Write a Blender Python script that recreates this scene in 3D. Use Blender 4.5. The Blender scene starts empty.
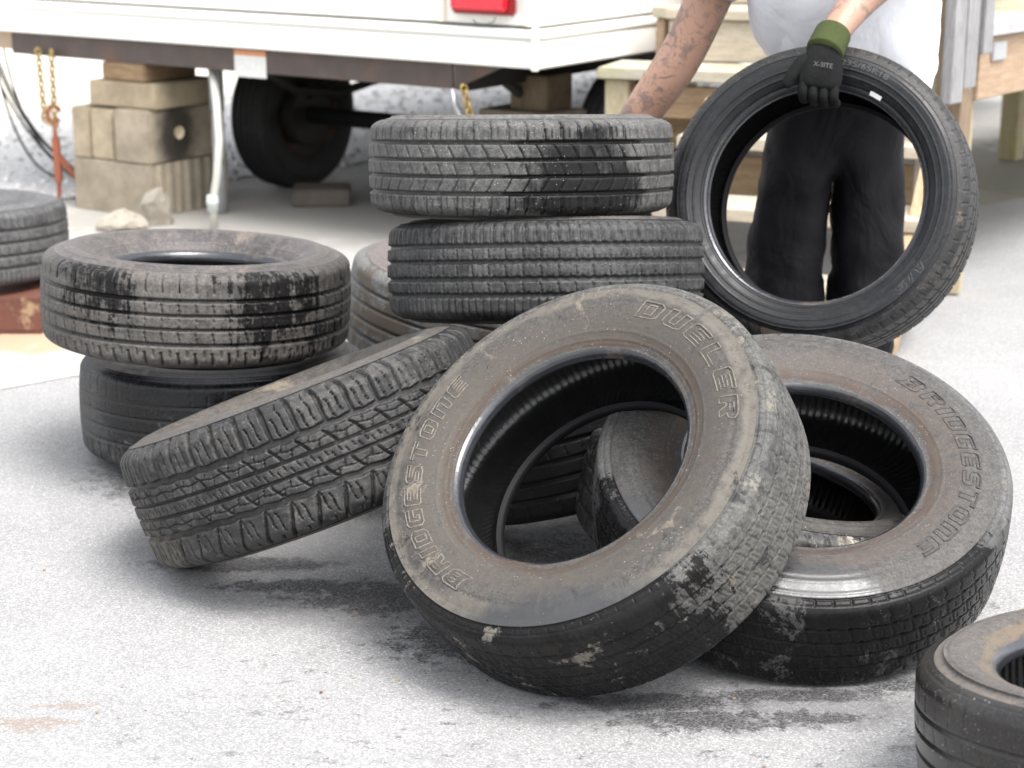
import bpy, bmesh, math, random
import numpy as np
from mathutils import Vector, Matrix
R = math.radians
rng = random.Random(7)
sc = bpy.context.scene
col = sc.collection

# ------------------------------------------------------------------ helpers
def tag(o, label=None, cat=None, group=None, kind=None):
    if label: o['label'] = label
    if cat: o['category'] = cat
    if group: o['group'] = group
    if kind: o['kind'] = kind
    return o

def empty(name, loc=(0, 0, 0), rot=None):
    o = bpy.data.objects.new(name, None)
    o.empty_display_size = .05
    col.objects.link(o)
    o.location = loc
    if rot is not None:
        o.rotation_euler = rot
    return o

def link(name, me, m=None, parent=None):
    o = bpy.data.objects.new(name, me)
    col.objects.link(o)
    if m is not None:
        me.materials.append(m)
    if parent is not None:
        o.parent = parent
    return o

def smooth(me, v=True):
    me.polygons.foreach_set('use_smooth', [v] * len(me.polygons))

class MB:
    """collects shapes into one mesh"""
    def __init__(s): s.v = []; s.f = []
    def add(s, vs, fs):
        n = len(s.v); s.v += [tuple(p) for p in vs]; s.f += [tuple(i + n for i in f) for f in fs]
    def box(s, lo, hi, M=None):
        x0, y0, z0 = lo; x1, y1, z1 = hi
        vs = [Vector(p) for p in ((x0,y0,z0),(x1,y0,z0),(x1,y1,z0),(x0,y1,z0),(x0,y0,z1),(x1,y0,z1),(x1,y1,z1),(x0,y1,z1))]
        if M is not None: vs = [M @ p for p in vs]
        s.add(vs, [(0,3,2,1),(4,5,6,7),(0,1,5,4),(1,2,6,5),(2,3,7,6),(3,0,4,7)])
    def bar(s, a, b, w, h, up=(0, 0, 1)):
        a = Vector(a); b = Vector(b); d = (b - a).normalized()
        x = d.cross(Vector(up))
        if x.length < 1e-4: x = d.cross(Vector((1, 0, 0)))
        x.normalize(); y = x.cross(d).normalized()
        vs = [p + x * sx * w / 2 + y * sy * h / 2 for p in (a, b) for sx, sy in ((-1,-1),(1,-1),(1,1),(-1,1))]
        s.add(vs, [(0,3,2,1),(4,5,6,7),(0,1,5,4),(1,2,6,5),(2,3,7,6),(3,0,4,7)])
    def tube(s, pts, r, n=10, closed=False):
        pts = [Vector(p) for p in pts]; N = len(pts)
        rr = r if isinstance(r, (list, tuple)) else [r] * N
        base = len(s.v); prev = None
        for i, p in enumerate(pts):
            if closed: t = pts[(i + 1) % N] - pts[i - 1]
            else: t = pts[min(i + 1, N - 1)] - pts[max(i - 1, 0)]
            t.normalize()
            if prev is None:
                prev = t.cross(Vector((0, 0, 1)))
                if prev.length < .05: prev = t.cross(Vector((1, 0, 0)))
            prev = (prev - t * prev.dot(t)).normalized(); q = t.cross(prev)
            for k in range(n):
                a = 2 * math.pi * k / n
                s.v.append(tuple(p + (prev * math.cos(a) + q * math.sin(a)) * rr[i]))
        for i in range(N if closed else N - 1):
            j = (i + 1) % N
            for k in range(n):
                k2 = (k + 1) % n
                s.f.append((base + i*n + k, base + i*n + k2, base + j*n + k2, base + j*n + k))
        if not closed:
            s.f.append(tuple(base + k for k in range(n))[::-1]); s.f.append(tuple(base + (N-1)*n + k for k in range(n)))
    def lathe(s, prof, M=None, n=48):
        base = len(s.v)
        for r, z in prof:
            for k in range(n):
                a = 2 * math.pi * k / n; p = Vector((r * math.cos(a), r * math.sin(a), z))
                s.v.append(tuple(M @ p if M is not None else p))
        for i in range(len(prof) - 1):
            for k in range(n):
                k2 = (k + 1) % n
                s.f.append((base + i*n + k, base + i*n + k2, base + (i+1)*n + k2, base + (i+1)*n + k))
    def build(s, name, m=None, parent=None, sm=False, bevel=0, seg=2):
        me = bpy.data.meshes.new(name); me.from_pydata(s.v, [], s.f); me.update()
        if bevel:
            bm = bmesh.new(); bm.from_mesh(me)
            bmesh.ops.bevel(bm, geom=bm.edges[:], offset=bevel, segments=seg, affect='EDGES', clamp_overlap=True)
            bmesh.ops.recalc_face_normals(bm, faces=bm.faces[:])
            bm.to_mesh(me); bm.free()
        else:
            bm = bmesh.new(); bm.from_mesh(me); bmesh.ops.recalc_face_normals(bm, faces=bm.faces[:]); bm.to_mesh(me); bm.free()
        if sm: smooth(me)
        return link(name, me, m, parent)

# ------------------------------------------------------------------ node helpers
class NT:
    def __init__(s, name):
        s.m = bpy.data.materials.new(name); s.m.use_nodes = True
        s.t = s.m.node_tree; s.n = s.t.nodes
        s.b = s.n['Principled BSDF']
    def node(s, typ, **kw):
        n = s.n.new(typ)
        for k, v in kw.items():
            if k in n.inputs: s.set(n.inputs[k], v)
            else: setattr(n, k, v)
        return n
    def set(s, inp, v):
        if isinstance(v, bpy.types.NodeSocket): s.t.links.new(v, inp)
        else:
            if inp.type == 'RGBA' and not isinstance(v, (int, float)) and len(v) == 3: v = (*v, 1)
            inp.default_value = v
    def coord(s, out='Object', loc=(0,0,0), scale=(1,1,1)):
        c = s.node('ShaderNodeTexCoord'); mp = s.node('ShaderNodeMapping')
        s.t.links.new(c.outputs[out], mp.inputs['Vector'])
        mp.inputs['Location'].default_value = loc; mp.inputs['Scale'].default_value = scale
        return mp.outputs['Vector']
    def noise(s, vec, scale, detail=6, rough=.55, dist=0):
        n = s.node('ShaderNodeTexNoise'); s.set(n.inputs['Vector'], vec)
        n.inputs['Scale'].default_value = scale; n.inputs['Detail'].default_value = detail
        n.inputs['Roughness'].default_value = rough; n.inputs['Distortion'].default_value = dist
        return n.outputs['Fac']
    def voro(s, vec, scale, feature='F1', out='Distance'):
        n = s.node('ShaderNodeTexVoronoi'); n.feature = feature; s.set(n.inputs['Vector'], vec)
        n.inputs['Scale'].default_value = scale
        return n.outputs[out]
    def ramp(s, fac, lo, hi, a=0., b=1.):
        n = s.node('ShaderNodeMapRange'); n.interpolation_type = 'SMOOTHSTEP'
        s.set(n.inputs['Value'], fac)
        for k, v in (('From Min', lo), ('From Max', hi), ('To Min', a), ('To Max', b)): s.set(n.inputs[k], v)
        return n.outputs['Result']
    def math(s, op, a, b=0., c=0.):
        n = s.node('ShaderNodeMath'); n.operation = op
        s.set(n.inputs[0], a); s.set(n.inputs[1], b)
        if op == 'MULTIPLY_ADD': s.set(n.inputs[2], c)
        return n.outputs[0]
    def mix(s, fac, a, b):
        n = s.node('ShaderNodeMix'); n.data_type = 'RGBA'
        s.set(n.inputs[0], fac); s.set(n.inputs[6], a); s.set(n.inputs[7], b)
        return n.outputs[2]
    def attr(s, name, out='Fac'):
        n = s.node('ShaderNodeAttribute'); n.attribute_name = name
        return n.outputs[out]
    def bump(s, h, strength=.3, dist=.01, normal=None):
        n = s.node('ShaderNodeBump'); s.set(n.inputs['Height'], h)
        n.inputs['Strength'].default_value = strength; n.inputs['Distance'].default_value = dist
        if normal is not None: s.set(n.inputs['Normal'], normal)
        return n.outputs['Normal']
    def out(s, **kw):
        for k, v in kw.items(): s.set(s.b.inputs[k.replace('_', ' ')], v)
        return s.m

def simple(name, colr, rough=.6, var=.15, scale=8, metal=0., bump=.15, bscale=60, dirt=None, dirt_lo=.55, dirt_hi=.7, spec=.4):
    t = NT(name); v = t.coord()
    n = t.noise(v, scale, 6)
    c = t.mix(n, [x * (1 - var) for x in colr], [min(1, x * (1 + var)) for x in colr])
    if dirt is not None:
        c = t.mix(t.ramp(t.noise(v, scale * .6, 8, .65), dirt_lo, dirt_hi), c, dirt)
    b = t.bump(t.noise(v, bscale, 4), bump, .004)
    return t.out(Base_Color=c, Roughness=rough, Metallic=metal, Normal=b, Specular_IOR_Level=spec)

def wood(name, a, b, grain=(1, 1, 1), rough=.8, green=0.):
    t = NT(name); v = t.coord(scale=grain)
    w = t.noise(v, 9, 6, .6, .6); w2 = t.noise(v, 40, 4, .6)
    a = [x * .72 for x in a]; b = [x * .72 for x in b]; c = t.mix(t.ramp(w, .3, .7), a, b)
    c = t.mix(t.ramp(w2, .5, .75, 0, .35), c, [x * .5 for x in a])
    k = t.voro(t.coord(scale=(2.2, 2.2, 5)), 1.3)
    c = t.mix(t.ramp(k, .03, .07, .75, 0), c, [a[0] * .4, a[1] * .3, a[2] * .25])
    if green: c = t.mix(t.ramp(t.noise(t.coord(), 5, 6), .45, .7, 0, green), c, (.30, .31, .10))
    return t.out(Base_Color=c, Roughness=rough, Normal=t.bump(w2, .25, .004), Specular_IOR_Level=.25)

# ------------------------------------------------------------------ tyre materials
def rubber(name, seed, rub=(.016, .016, .017), dust=(.13, .125, .12), amt=.5, mud=(.24, .20, .15), mud_amt=.0, wet=(), mscale=7,
           rough=.56, bump=.35, speck=.3, Rr=.36, drymud=None, gloss=.16, ring=None, wspec=.10, wsoft=.06, spec=.34, blot=.3, bsc=15, lmud=0., lsc=10, lcol=None):
    t = NT(name); off = (seed * 3.17, seed * 1.93, seed * 5.71)
    K = .62
    dust = [x * K for x in dust]; mud = [x * K for x in mud]; rub = [x * .8 for x in rub]
    v = t.coord(loc=off); raw = t.coord()
    n1 = t.noise(v, 5, 8, .62); n2 = t.noise(v, 38, 8, .72); n3 = t.noise(v, 240, 4, .65); n4 = t.noise(v, 95, 6, .7, .6)
    d = t.math('MULTIPLY_ADD', n2, .55, t.math('MULTIPLY', n1, .55)); d = t.math('MULTIPLY_ADD', n4, .25, d)
    flat = t.node('ShaderNodeVectorMath', operation='MULTIPLY'); t.set(flat.inputs[0], raw); flat.inputs[1].default_value = (1, 1, 0)
    unit = t.node('ShaderNodeVectorMath', operation='NORMALIZE'); t.set(unit.inputs[0], flat.outputs['Vector'])
    rad = t.node('ShaderNodeVectorMath', operation='LENGTH'); t.set(rad.inputs[0], flat.outputs['Vector']); rad = rad.outputs['Value']
    zc = t.node('ShaderNodeSeparateXYZ'); t.set(zc.inputs[0], raw)
    def polar(around, across):
        sc_ = t.node('ShaderNodeVectorMath', operation='SCALE'); t.set(sc_.inputs[0], unit.outputs['Vector']); sc_.inputs['Scale'].default_value = around
        cb = t.node('ShaderNodeCombineXYZ'); t.set(cb.inputs[2], t.math('MULTIPLY_ADD', t.math('SUBTRACT', rad, zc.outputs['Z']), across, seed * 1.37))
        ad = t.node('ShaderNodeVectorMath', operation='ADD'); t.set(ad.inputs[0], sc_.outputs['Vector']); t.set(ad.inputs[1], cb.outputs['Vector'])
        return ad.outputs['Vector']
    stk = t.noise(polar(22, 3.5), 1.6, 7, .68); rng_ = t.noise(polar(2.2, 75), 1.5, 6, .66)
    d = t.math('MULTIPLY_ADD', stk, .32, t.math('SUBTRACT', d, .16)); d = t.math('MULTIPLY_ADD', rng_, .34, t.math('SUBTRACT', d, .17))
    d = t.ramp(d, .92 - amt * .62, 1.04 - amt * .38)
    cut = t.attr('cut')
    d = t.math('MULTIPLY', d, t.math('MULTIPLY_ADD', cut, -.9, 1.))
    c = t.mix(d, rub, dust)
    c = t.mix(t.ramp(n4, .40, .62, .5, 0), c, [x * .36 for x in dust])
    c = t.mix(t.ramp(n3, .52, .74, 0, .45), c, [x * 1.6 for x in dust])
    c = t.mix(t.ramp(n3, .34, .50, .62, 0), c, [x * .30 for x in dust])
    if ring is not None:                                                         # stain rings at a radius: (radius, half width, colour, amount)
        xy = t.node('ShaderNodeVectorMath', operation='MULTIPLY'); t.set(xy.inputs[0], raw); xy.inputs[1].default_value = (1, 1, 0)
        ln_ = t.node('ShaderNodeVectorMath', operation='LENGTH'); t.set(ln_.inputs[0], xy.outputs['Vector'])
        for r0, hw, cc, am in ring:
            q = t.math('ABSOLUTE', t.math('SUBTRACT', t.math('MULTIPLY_ADD', t.math('SUBTRACT', n1, .5), .09, ln_.outputs['Value']), r0))
            c = t.mix(t.math('MULTIPLY', t.ramp(q, hw * .6, hw * 1.3, am, 0), t.ramp(n2, .32, .55)), c, [x * K for x in cc])
    if mud_amt:
        mm = t.noise(t.coord(loc=(seed * 2.3 + 5, seed, seed * 4.)), mscale, 10, .72, .5)
        mk = t.ramp(mm, .66 - mud_amt * .22, .71 - mud_amt * .18)
        mk = t.math('MULTIPLY', mk, t.ramp(n3, .3, .5, .4, .95))
        c = t.mix(t.math('MULTIPLY', mk, t.math('MULTIPLY_ADD', cut, -.7, .95)), c, t.mix(n2, [x * .5 for x in mud], [x * 1.3 for x in mud]))
    if drymud is not None:                                                       # a band of dry mud facing one way
        sep = t.node('ShaderNodeVectorMath', operation='DOT_PRODUCT'); t.set(sep.inputs[0], raw); sep.inputs[1].default_value = [x / Rr for x in drymud[0]]
        q = t.math('MULTIPLY_ADD', t.noise(v, 13, 9, .7), .9, sep.outputs['Value'])
        c = t.mix(t.ramp(q, drymud[1], drymud[1] + .12, 0, drymud[2]), c, t.mix(n2, [x * .7 for x in mud], [x * 1.2 for x in mud]))
    sp = t.voro(t.coord(loc=off), 105)
    spm = t.math('MULTIPLY', t.ramp(sp, .08, .15, 1, 0), t.ramp(t.noise(v, 9, 2), .50, .6, 0, speck))
    c = t.mix(spm, c, (.38, .36, .33))
    if blot:
        bq = t.math('MULTIPLY_ADD', t.math('SUBTRACT', n3, .5), .16, t.noise(t.coord(loc=(seed * 7.7, seed, 3)), bsc, 9, .74, .4))
        bk = t.ramp(bq, .70 - blot * .22, .745 - blot * .22, 0, .85)
        c = t.mix(bk, c, (.011, .011, .0115))
    r = t.math('MULTIPLY_ADD', d, .26, rough - .16); r = t.math('MULTIPLY_ADD', n4, .16, r)
    bh = t.math('MULTIPLY_ADD', n2, .7, t.math('MULTIPLY', n3, .45))
    st = bump
    if wet:
        tot = None
        for dirv, lo, amp in wet:
            dp = t.node('ShaderNodeVectorMath', operation='DOT_PRODUCT'); t.set(dp.inputs[0], raw); dp.inputs[1].default_value = [x / Rr for x in dirv]
            q = t.math('MULTIPLY_ADD', t.math('SUBTRACT', t.noise(t.coord(loc=off), 11, 10, .74), .5), amp, dp.outputs['Value'])
            q = t.math('MULTIPLY_ADD', t.math('SUBTRACT', stk, .5), amp * .5, q); q = t.math('MULTIPLY_ADD', t.math('SUBTRACT', n3, .5), amp * .18, q); q = t.math('MULTIPLY_ADD', cut, .1, q)
            k = t.ramp(q, lo, lo + wsoft)
            tot = k if tot is None else t.math('MAXIMUM', tot, k)
        c = t.mix(t.math('MULTIPLY', tot, .93), c, (.0065, .0065, .007))
        r = t.math('MULTIPLY_ADD', tot, -(rough - gloss), r)
        r = t.math('MAXIMUM', r, .1); spec = t.math('MULTIPLY_ADD', tot, wspec - spec, spec)
    wf = t.math('MULTIPLY', t.ramp(t.voro(t.coord(loc=(seed, 4, 1)), 120), .07, .13, 1, 0), t.ramp(t.noise(v, 12, 3), .50, .58, 0, min(1., speck * 1.3)))
    c = t.mix(wf, c, (.30, .29, .27))
    if lmud:                                                                     # mud that dried over the wet rubber
        lm_ = t.math('MULTIPLY_ADD', t.math('SUBTRACT', n3, .5), .14, t.noise(t.coord(loc=(seed * 5.1, 2, seed * 1.7)), lsc, 10, .72, .3))
        lk = t.math('MULTIPLY', t.ramp(lm_, .70 - lmud * .2, .74 - lmud * .2, 0, .9), t.math('MULTIPLY_ADD', cut, -.8, 1.)); lcol = [x * K for x in (lcol or (.33, .29, .23))]
        c = t.mix(lk, c, t.mix(n2, [x * .45 for x in lcol], [x * 1.3 for x in lcol])); r = t.math('MAXIMUM', r, t.math('MULTIPLY', lk, .7))
    bh = t.math('MULTIPLY_ADD', rng_, .5, bh)
    bs = t.bump(bh, st, .0025)
    return t.out(Base_Color=c, Roughness=r, Normal=bs, Specular_IOR_Level=spec)

def liner_mat():
    t = NT('tyre_liner_rubber'); v = t.coord()
    w = t.node('ShaderNodeTexWave'); w.wave_type = 'BANDS'; w.bands_direction = 'X'
    t.set(w.inputs['Vector'], t.attr('uv3', 'Vector')); w.inputs['Scale'].default_value = 6.; w.inputs['Distortion'].default_value = .6
    n = t.noise(v, 40, 5)
    c = t.mix(n, (.006, .006, .0065), (.018, .018, .018))
    c = t.mix(t.ramp(t.voro(v, 70), .06, .1, .35, 0), c, (.2, .2, .2))
    return t.out(Base_Color=c, Roughness=.3, Normal=t.bump(t.math('MULTIPLY_ADD', t.noise(v, 30, 5), 1.2, t.math('MULTIPLY', w.outputs['Fac'], .5)), .4, .004), Specular_IOR_Level=.55)
LINER = liner_mat()
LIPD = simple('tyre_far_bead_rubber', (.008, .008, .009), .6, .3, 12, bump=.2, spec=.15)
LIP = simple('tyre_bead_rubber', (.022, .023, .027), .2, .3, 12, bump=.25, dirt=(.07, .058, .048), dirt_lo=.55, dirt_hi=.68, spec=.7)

# ------------------------------------------------------------------ tyre geometry
def sstep(x, a, b):
    t = np.clip((x - a) / (b - a), 0, 1); return t * t * (3 - 2 * t)

def groove(v, u, v0, hw, Tw, dep=1., zig=0., nz=60, saw=False):
    c = v0
    if zig:
        ph = u * nz
        c = v0 + zig * ((2 * np.abs((ph % 1) - .5) * 2 - 1) if not saw else np.where((ph % 1) < .5, 1., -1.))
    d = np.abs(v - c) * Tw
    return dep * (1 - sstep(d, hw * .75, hw * 1.25))

def lat(v, u, N, wid, va, vb, circ, dep=1., slope=0., curve=0., ph0=0., wav=0., nw=3., taper=0.):
    vm = (va + vb) / 2
    ph = u * N + ph0 + slope * (v - vm) + curve * (v - vm) ** 2 + wav * np.sin(nw * math.pi * (v - va) / max(vb - va, 1e-3))
    d = np.abs(ph - np.round(ph)) * circ / N
    w = wid / 2
    if taper: w = w * (1 - taper * (v - va) / (vb - va))
    m = 1 - sstep(d, w * .7, w * 1.3)
    e = .012
    return dep * m * sstep(v, va - e, va + e) * (1 - sstep(v, vb - e, vb + e))

def mx(*a):
    r = a[0]
    for b in a[1:]: r = np.maximum(r, b)
    return r

def P_allseason(v, u, Tw, C):      # topmost of the centre stack
    return mx(groove(v, u, .60, .0042, Tw), groove(v, u, .20, .0032, Tw), groove(v, u, -.2, .0036, Tw), groove(v, u, -.60, .0042, Tw),
              lat(v, u, 56, .0034, .66, 1.22, C, .8, .35, .8), lat(v, u, 112, .0024, .70, .98, C, .45, .2, 0, .25), lat(v, u, 56, .0030, .24, .56, C, .7, 1.3, 1.5, .3),
              lat(v, u, 56, .0026, -.16, .1, C, .5, .8), lat(v, u, 56, .0030, -.56, -.24, C, .7, -1.3, 1.5), lat(v, u, 56, .0034, -1.22, -.66, C, .8, -.35, .8),
              lat(v, u, 112, .0024, -.98, -.70, C, .45, .2, 0, .25))
def P_zigrib(v, u, Tw, C):         # second of the centre stack
    return mx(groove(v, u, .58, .0050, Tw, 1, .008, 96, True), groove(v, u, .2, .0048, Tw, 1, .008, 96, True), groove(v, u, -.2, .0048, Tw, 1, .008, 96, True), groove(v, u, -.58, .0050, Tw, 1, .008, 96, True),
              lat(v, u, 96, .0030, .62, 1.24, C, .75, .25), lat(v, u, 192, .0020, .62, 1.0, C, .5, .25, 0, .5), lat(v, u, 60, .0028, .25, .54, C, .75, .5), lat(v, u, 60, .0028, -.15, .15, C, .75, .5), lat(v, u, 180, .0018, .25, .34, C, .4), lat(v, u, 180, .0018, .46, .54, C, .4), lat(v, u, 180, .0018, -.15, -.07, C, .4), lat(v, u, 180, .0018, .07, .15, C, .4),
              lat(v, u, 60, .0028, -.54, -.25, C, .75, .5), lat(v, u, 180, .0018, -.54, -.46, C, .4), lat(v, u, 130, .0032, -1.25, -.63, C, .8, .1))
def P_touring(v, u, Tw, C):        # upper tyre of the left pile
    return mx(groove(v, u, .50, .0038, Tw), groove(v, u, .14, .0030, Tw), groove(v, u, -.20, .0030, Tw), groove(v, u, -.58, .0040, Tw),
              lat(v, u, 60, .0036, .68, 1.2, C, .75, .1), lat(v, u, 60, .0034, .18, .46, C, .8, .5, .6), lat(v, u, 60, .0040, .0, .09, C, .6, .6),
              lat(v, u, 60, .0040, -.16, -.10, C, .6, .6), lat(v, u, 60, .0036, -.54, -.24, C, .8, .55, -.6), lat(v, u, 60, .0060, -1.2, -.76, C, .95, .25), lat(v, u, 60, .0036, -.9, -.7, C, .6, .2, 0, .5))
def P_allterrain(v, u, Tw, C):     # the tilted tyre
    rib = lambda sg, p: [lat(v, u, 44, .0058, min(sg*.16, sg*.44), max(sg*.16, sg*.44), C, 1., 1.5, sg * 2.2, p, 0, 3, 0), lat(v, u, 44, .0028, min(sg*.17, sg*.30), max(sg*.17, sg*.30), C, .7, -.5, 0, p + .45),
                         lat(v, u, 44, .0028, min(sg*.31, sg*.44), max(sg*.31, sg*.44), C, .7, -.5, 0, p + .75), groove(v, u, sg * .305, .0012, Tw, .6, .02, 44)]
    lug = lambda a, b, p, sg: [lat(v, u, 44, .0078, a, b, C, 1., .35 * sg, .5 * sg, p, .03, 2, -.35 if sg > 0 else .26), lat(v, u, 44, .0030, min(sg*.62, sg*1.0), max(sg*.62, sg*1.0), C, .8, .45, .2, p + .36, .025, 2),
                         lat(v, u, 44, .0030, min(sg*.56, sg*.9), max(sg*.56, sg*.9), C, .8, .45, .2, p + .66, .025, 2), lat(v, u, 44, .0026, min(sg*1.04, sg*1.2), max(sg*1.04, sg*1.2), C, .7, .1, 0, p + .5)]
    return mx(groove(v, u, .49, .0062, Tw, 1, .016, 44), groove(v, u, -.49, .0062, Tw, 1, .016, 44), groove(v, u, .135, .0030, Tw, .95), groove(v, u, -.135, .0030, Tw, .95),
              *rib(1, .0), *rib(-1, .4), lat(v, u, 88, .0026, -.09, .02, C, .7, 1.6, 0, .2), lat(v, u, 88, .0026, -.02, .09, C, .7, 1.6, 0, .7), *lug(.53, 1.30, 0, 1), *lug(-1.30, -.53, .3, -1))
def P_worntruck(v, u, Tw, C):      # the two big lettered tyres, nearly worn out
    cs_ = (.60, .24, -.12, -.46)
    g = mx(*[groove(v, u, c, .0017, Tw, .55, .014, 64) for c in cs_])
    pits = mx(*[lat(v, u, 64, .0075, c - .035, c + .035, C, .95, 2.5, 0, p) for c, p in zip(cs_, (.1, .55, .0, .4))])
    return mx(g, pits, *[lat(v, u, 64, .0034, a, b, C, .40, .8, 0, p) for a, b, p in ((.27, .57, .1), (-.09, .21, .55), (-.43, -.15, .0), (-.80, -.49, .4))],
              *[lat(v, u, 128, .0022, a, b, C, .38, 1.6, 0, p) for a, b, p in ((.34, .50, .1), (-.02, .14, .6), (-.36, -.22, .3), (-.75, -.58, .2))],
              lat(v, u, 64, .0030, .70, 1.0, C, .34, .35, 0, .3, .06, 3), lat(v, u, 72, .0028, 1.15, 1.26, C, .6), groove(v, u, 1.27, .0014, Tw, .6), groove(v, u, 1.14, .0011, Tw, .4),
              lat(v, u, 64, .004, -1.2, -.8, C, .5, .3))
def P_bald(v, u, Tw, C):
    return mx(groove(v, u, .52, .0024, Tw, .8), groove(v, u, .18, .0026, Tw, .9), groove(v, u, -.16, .0028, Tw, .9), groove(v, u, -.5, .0030, Tw, .9), lat(v, u, 56, .0026, .6, 1.05, C, .3, .3), lat(v, u, 56, .002, .22, .45, C, .3, .6), lat(v, u, 56, .0035, -1.2, -.6, C, .7, .2),
              lat(v, u, 40, .0022, -.9, -.55, C, .35, .4), groove(v, u, 1.18, .0012, Tw, .4), groove(v, u, 1.26, .0010, Tw, .4))
def P_slick(v, u, Tw, C):
    return mx(groove(v, u, .60, .0036, Tw), groove(v, u, .22, .0036, Tw), groove(v, u, -.18, .0036, Tw), groove(v, u, -.58, .0036, Tw),
              lat(v, u, 60, .0026, -1.1, -.62, C, .5, .4), lat(v, u, 60, .0024, .26, .56, C, .35, .6))
def P_lowprofile(v, u, Tw, C):
    return mx(groove(v, u, .5, .0045, Tw), groove(v, u, .16, .0045, Tw), groove(v, u, -.18, .0045, Tw), groove(v, u, -.52, .0045, Tw),
              lat(v, u, 76, .0030, .98, 1.16, C, .35, .6), lat(v, u, 76, .0028, .55, .92, C, .45, .9), lat(v, u, 66, .003, .2, .46, C, .6, .9),
              lat(v, u, 66, .003, -.48, -.22, C, .6, .9), lat(v, u, 66, .0035, -1.1, -.58, C, .7, .4))
def P_block(v, u, Tw, C):
    return mx(groove(v, u, .5, .004, Tw, .8, .02, 60), groove(v, u, .0, .004, Tw, .8, .02, 60), groove(v, u, -.5, .004, Tw, .8, .02, 60),
              lat(v, u, 60, .0062, .8, 1.24, C, .9, .2), lat(v, u, 60, .0035, .55, .8, C, .6, .6), lat(v, u, 60, .0035, .05, .45, C, .6, .6), lat(v, u, 60, .0035, -.45, -.05, C, .6, -.6), lat(v, u, 60, .006, -1.2, -.55, C, .8, .2))

def catmull(P, n):
    P = np.array(P, float); Q = np.vstack([2 * P[0] - P[1], P, 2 * P[-1] - P[-2]]); out = []
    for i in range(len(P) - 1):
        p0, p1, p2, p3 = Q[i:i + 4]
        t = np.linspace(0, 1, n, endpoint=False)[:, None]
        out.append(.5 * (2 * p1 + (p2 - p0) * t + (2 * p0 - 5 * p1 + 4 * p2 - p3) * t**2 + (3 * p1 - p0 - 3 * p2 + p3) * t**3))
    return np.vstack(out + [P[-1:]])

def half_profile(Ro, W, rb, crown=.006, dish=.0):
    """outer half section: (r, z) from the crown to the bead toe"""
    tw = .40 * W; H = Ro - rb
    rc = .020 if H > .11 else .016
    tread = [(Ro - crown * (z / tw) ** 2, z) for z in np.linspace(0, tw * .93, 8)]
    rest = [(Ro - crown - .004, tw * 1.02), (Ro - crown - rc * .75, tw * 1.105), (Ro - crown - rc * 2.0, .482 * W), (rb + H * .62, .5 * W), (rb + H * .45, .497 * W),
            (rb + H * .28, (.474 - dish * .45) * W), (rb + H * .15, (.44 - dish * .75) * W), (rb + .012, (.418 - dish) * W), (rb + .005, (.412 - dish) * W)]
    return tread + rest

def grid_mesh(P, cut, closed_u=True, keep=None):
    """P: (nu, nv, 3) grid"""
    nu, nv = P.shape[:2]
    me = bpy.data.meshes.new('tyre_mesh')
    me.vertices.add(nu * nv); me.vertices.foreach_set('co', P.reshape(-1).astype(np.float32))
    i = np.arange(nu)[:, None]; j = np.arange(nv - 1)[None, :]; i2 = (i + 1) % nu
    q = np.stack([i * nv + j, i2 * nv + j, i2 * nv + j + 1, i * nv + j + 1], -1).reshape(-1, 4)
    F = len(q)
    me.loops.add(F * 4); me.loops.foreach_set('vertex_index', q.reshape(-1).astype(np.int32))
    me.polygons.add(F); me.polygons.foreach_set('loop_start', np.arange(0, F * 4, 4, dtype=np.int32))
    try: me.polygons.foreach_set('loop_total', np.full(F, 4, np.int32))
    except Exception: pass
    me.update(calc_edges=True); me.validate()
    me.polygons.foreach_set('use_smooth', np.ones(F, bool))
    if cut is not None:
        a = me.attributes.new('cut', 'FLOAT', 'POINT'); a.data.foreach_set('value', cut.reshape(-1).astype(np.float32))
    return me

def frame_from(tilt, az, flip=False):
    n = Vector((math.sin(tilt) * math.cos(az), math.sin(tilt) * math.sin(az), math.cos(tilt)))
    u = Vector((0, 0, 1)).cross(n).normalized(); v = n.cross(u)
    return Matrix((u, v, n)).transposed()

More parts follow.
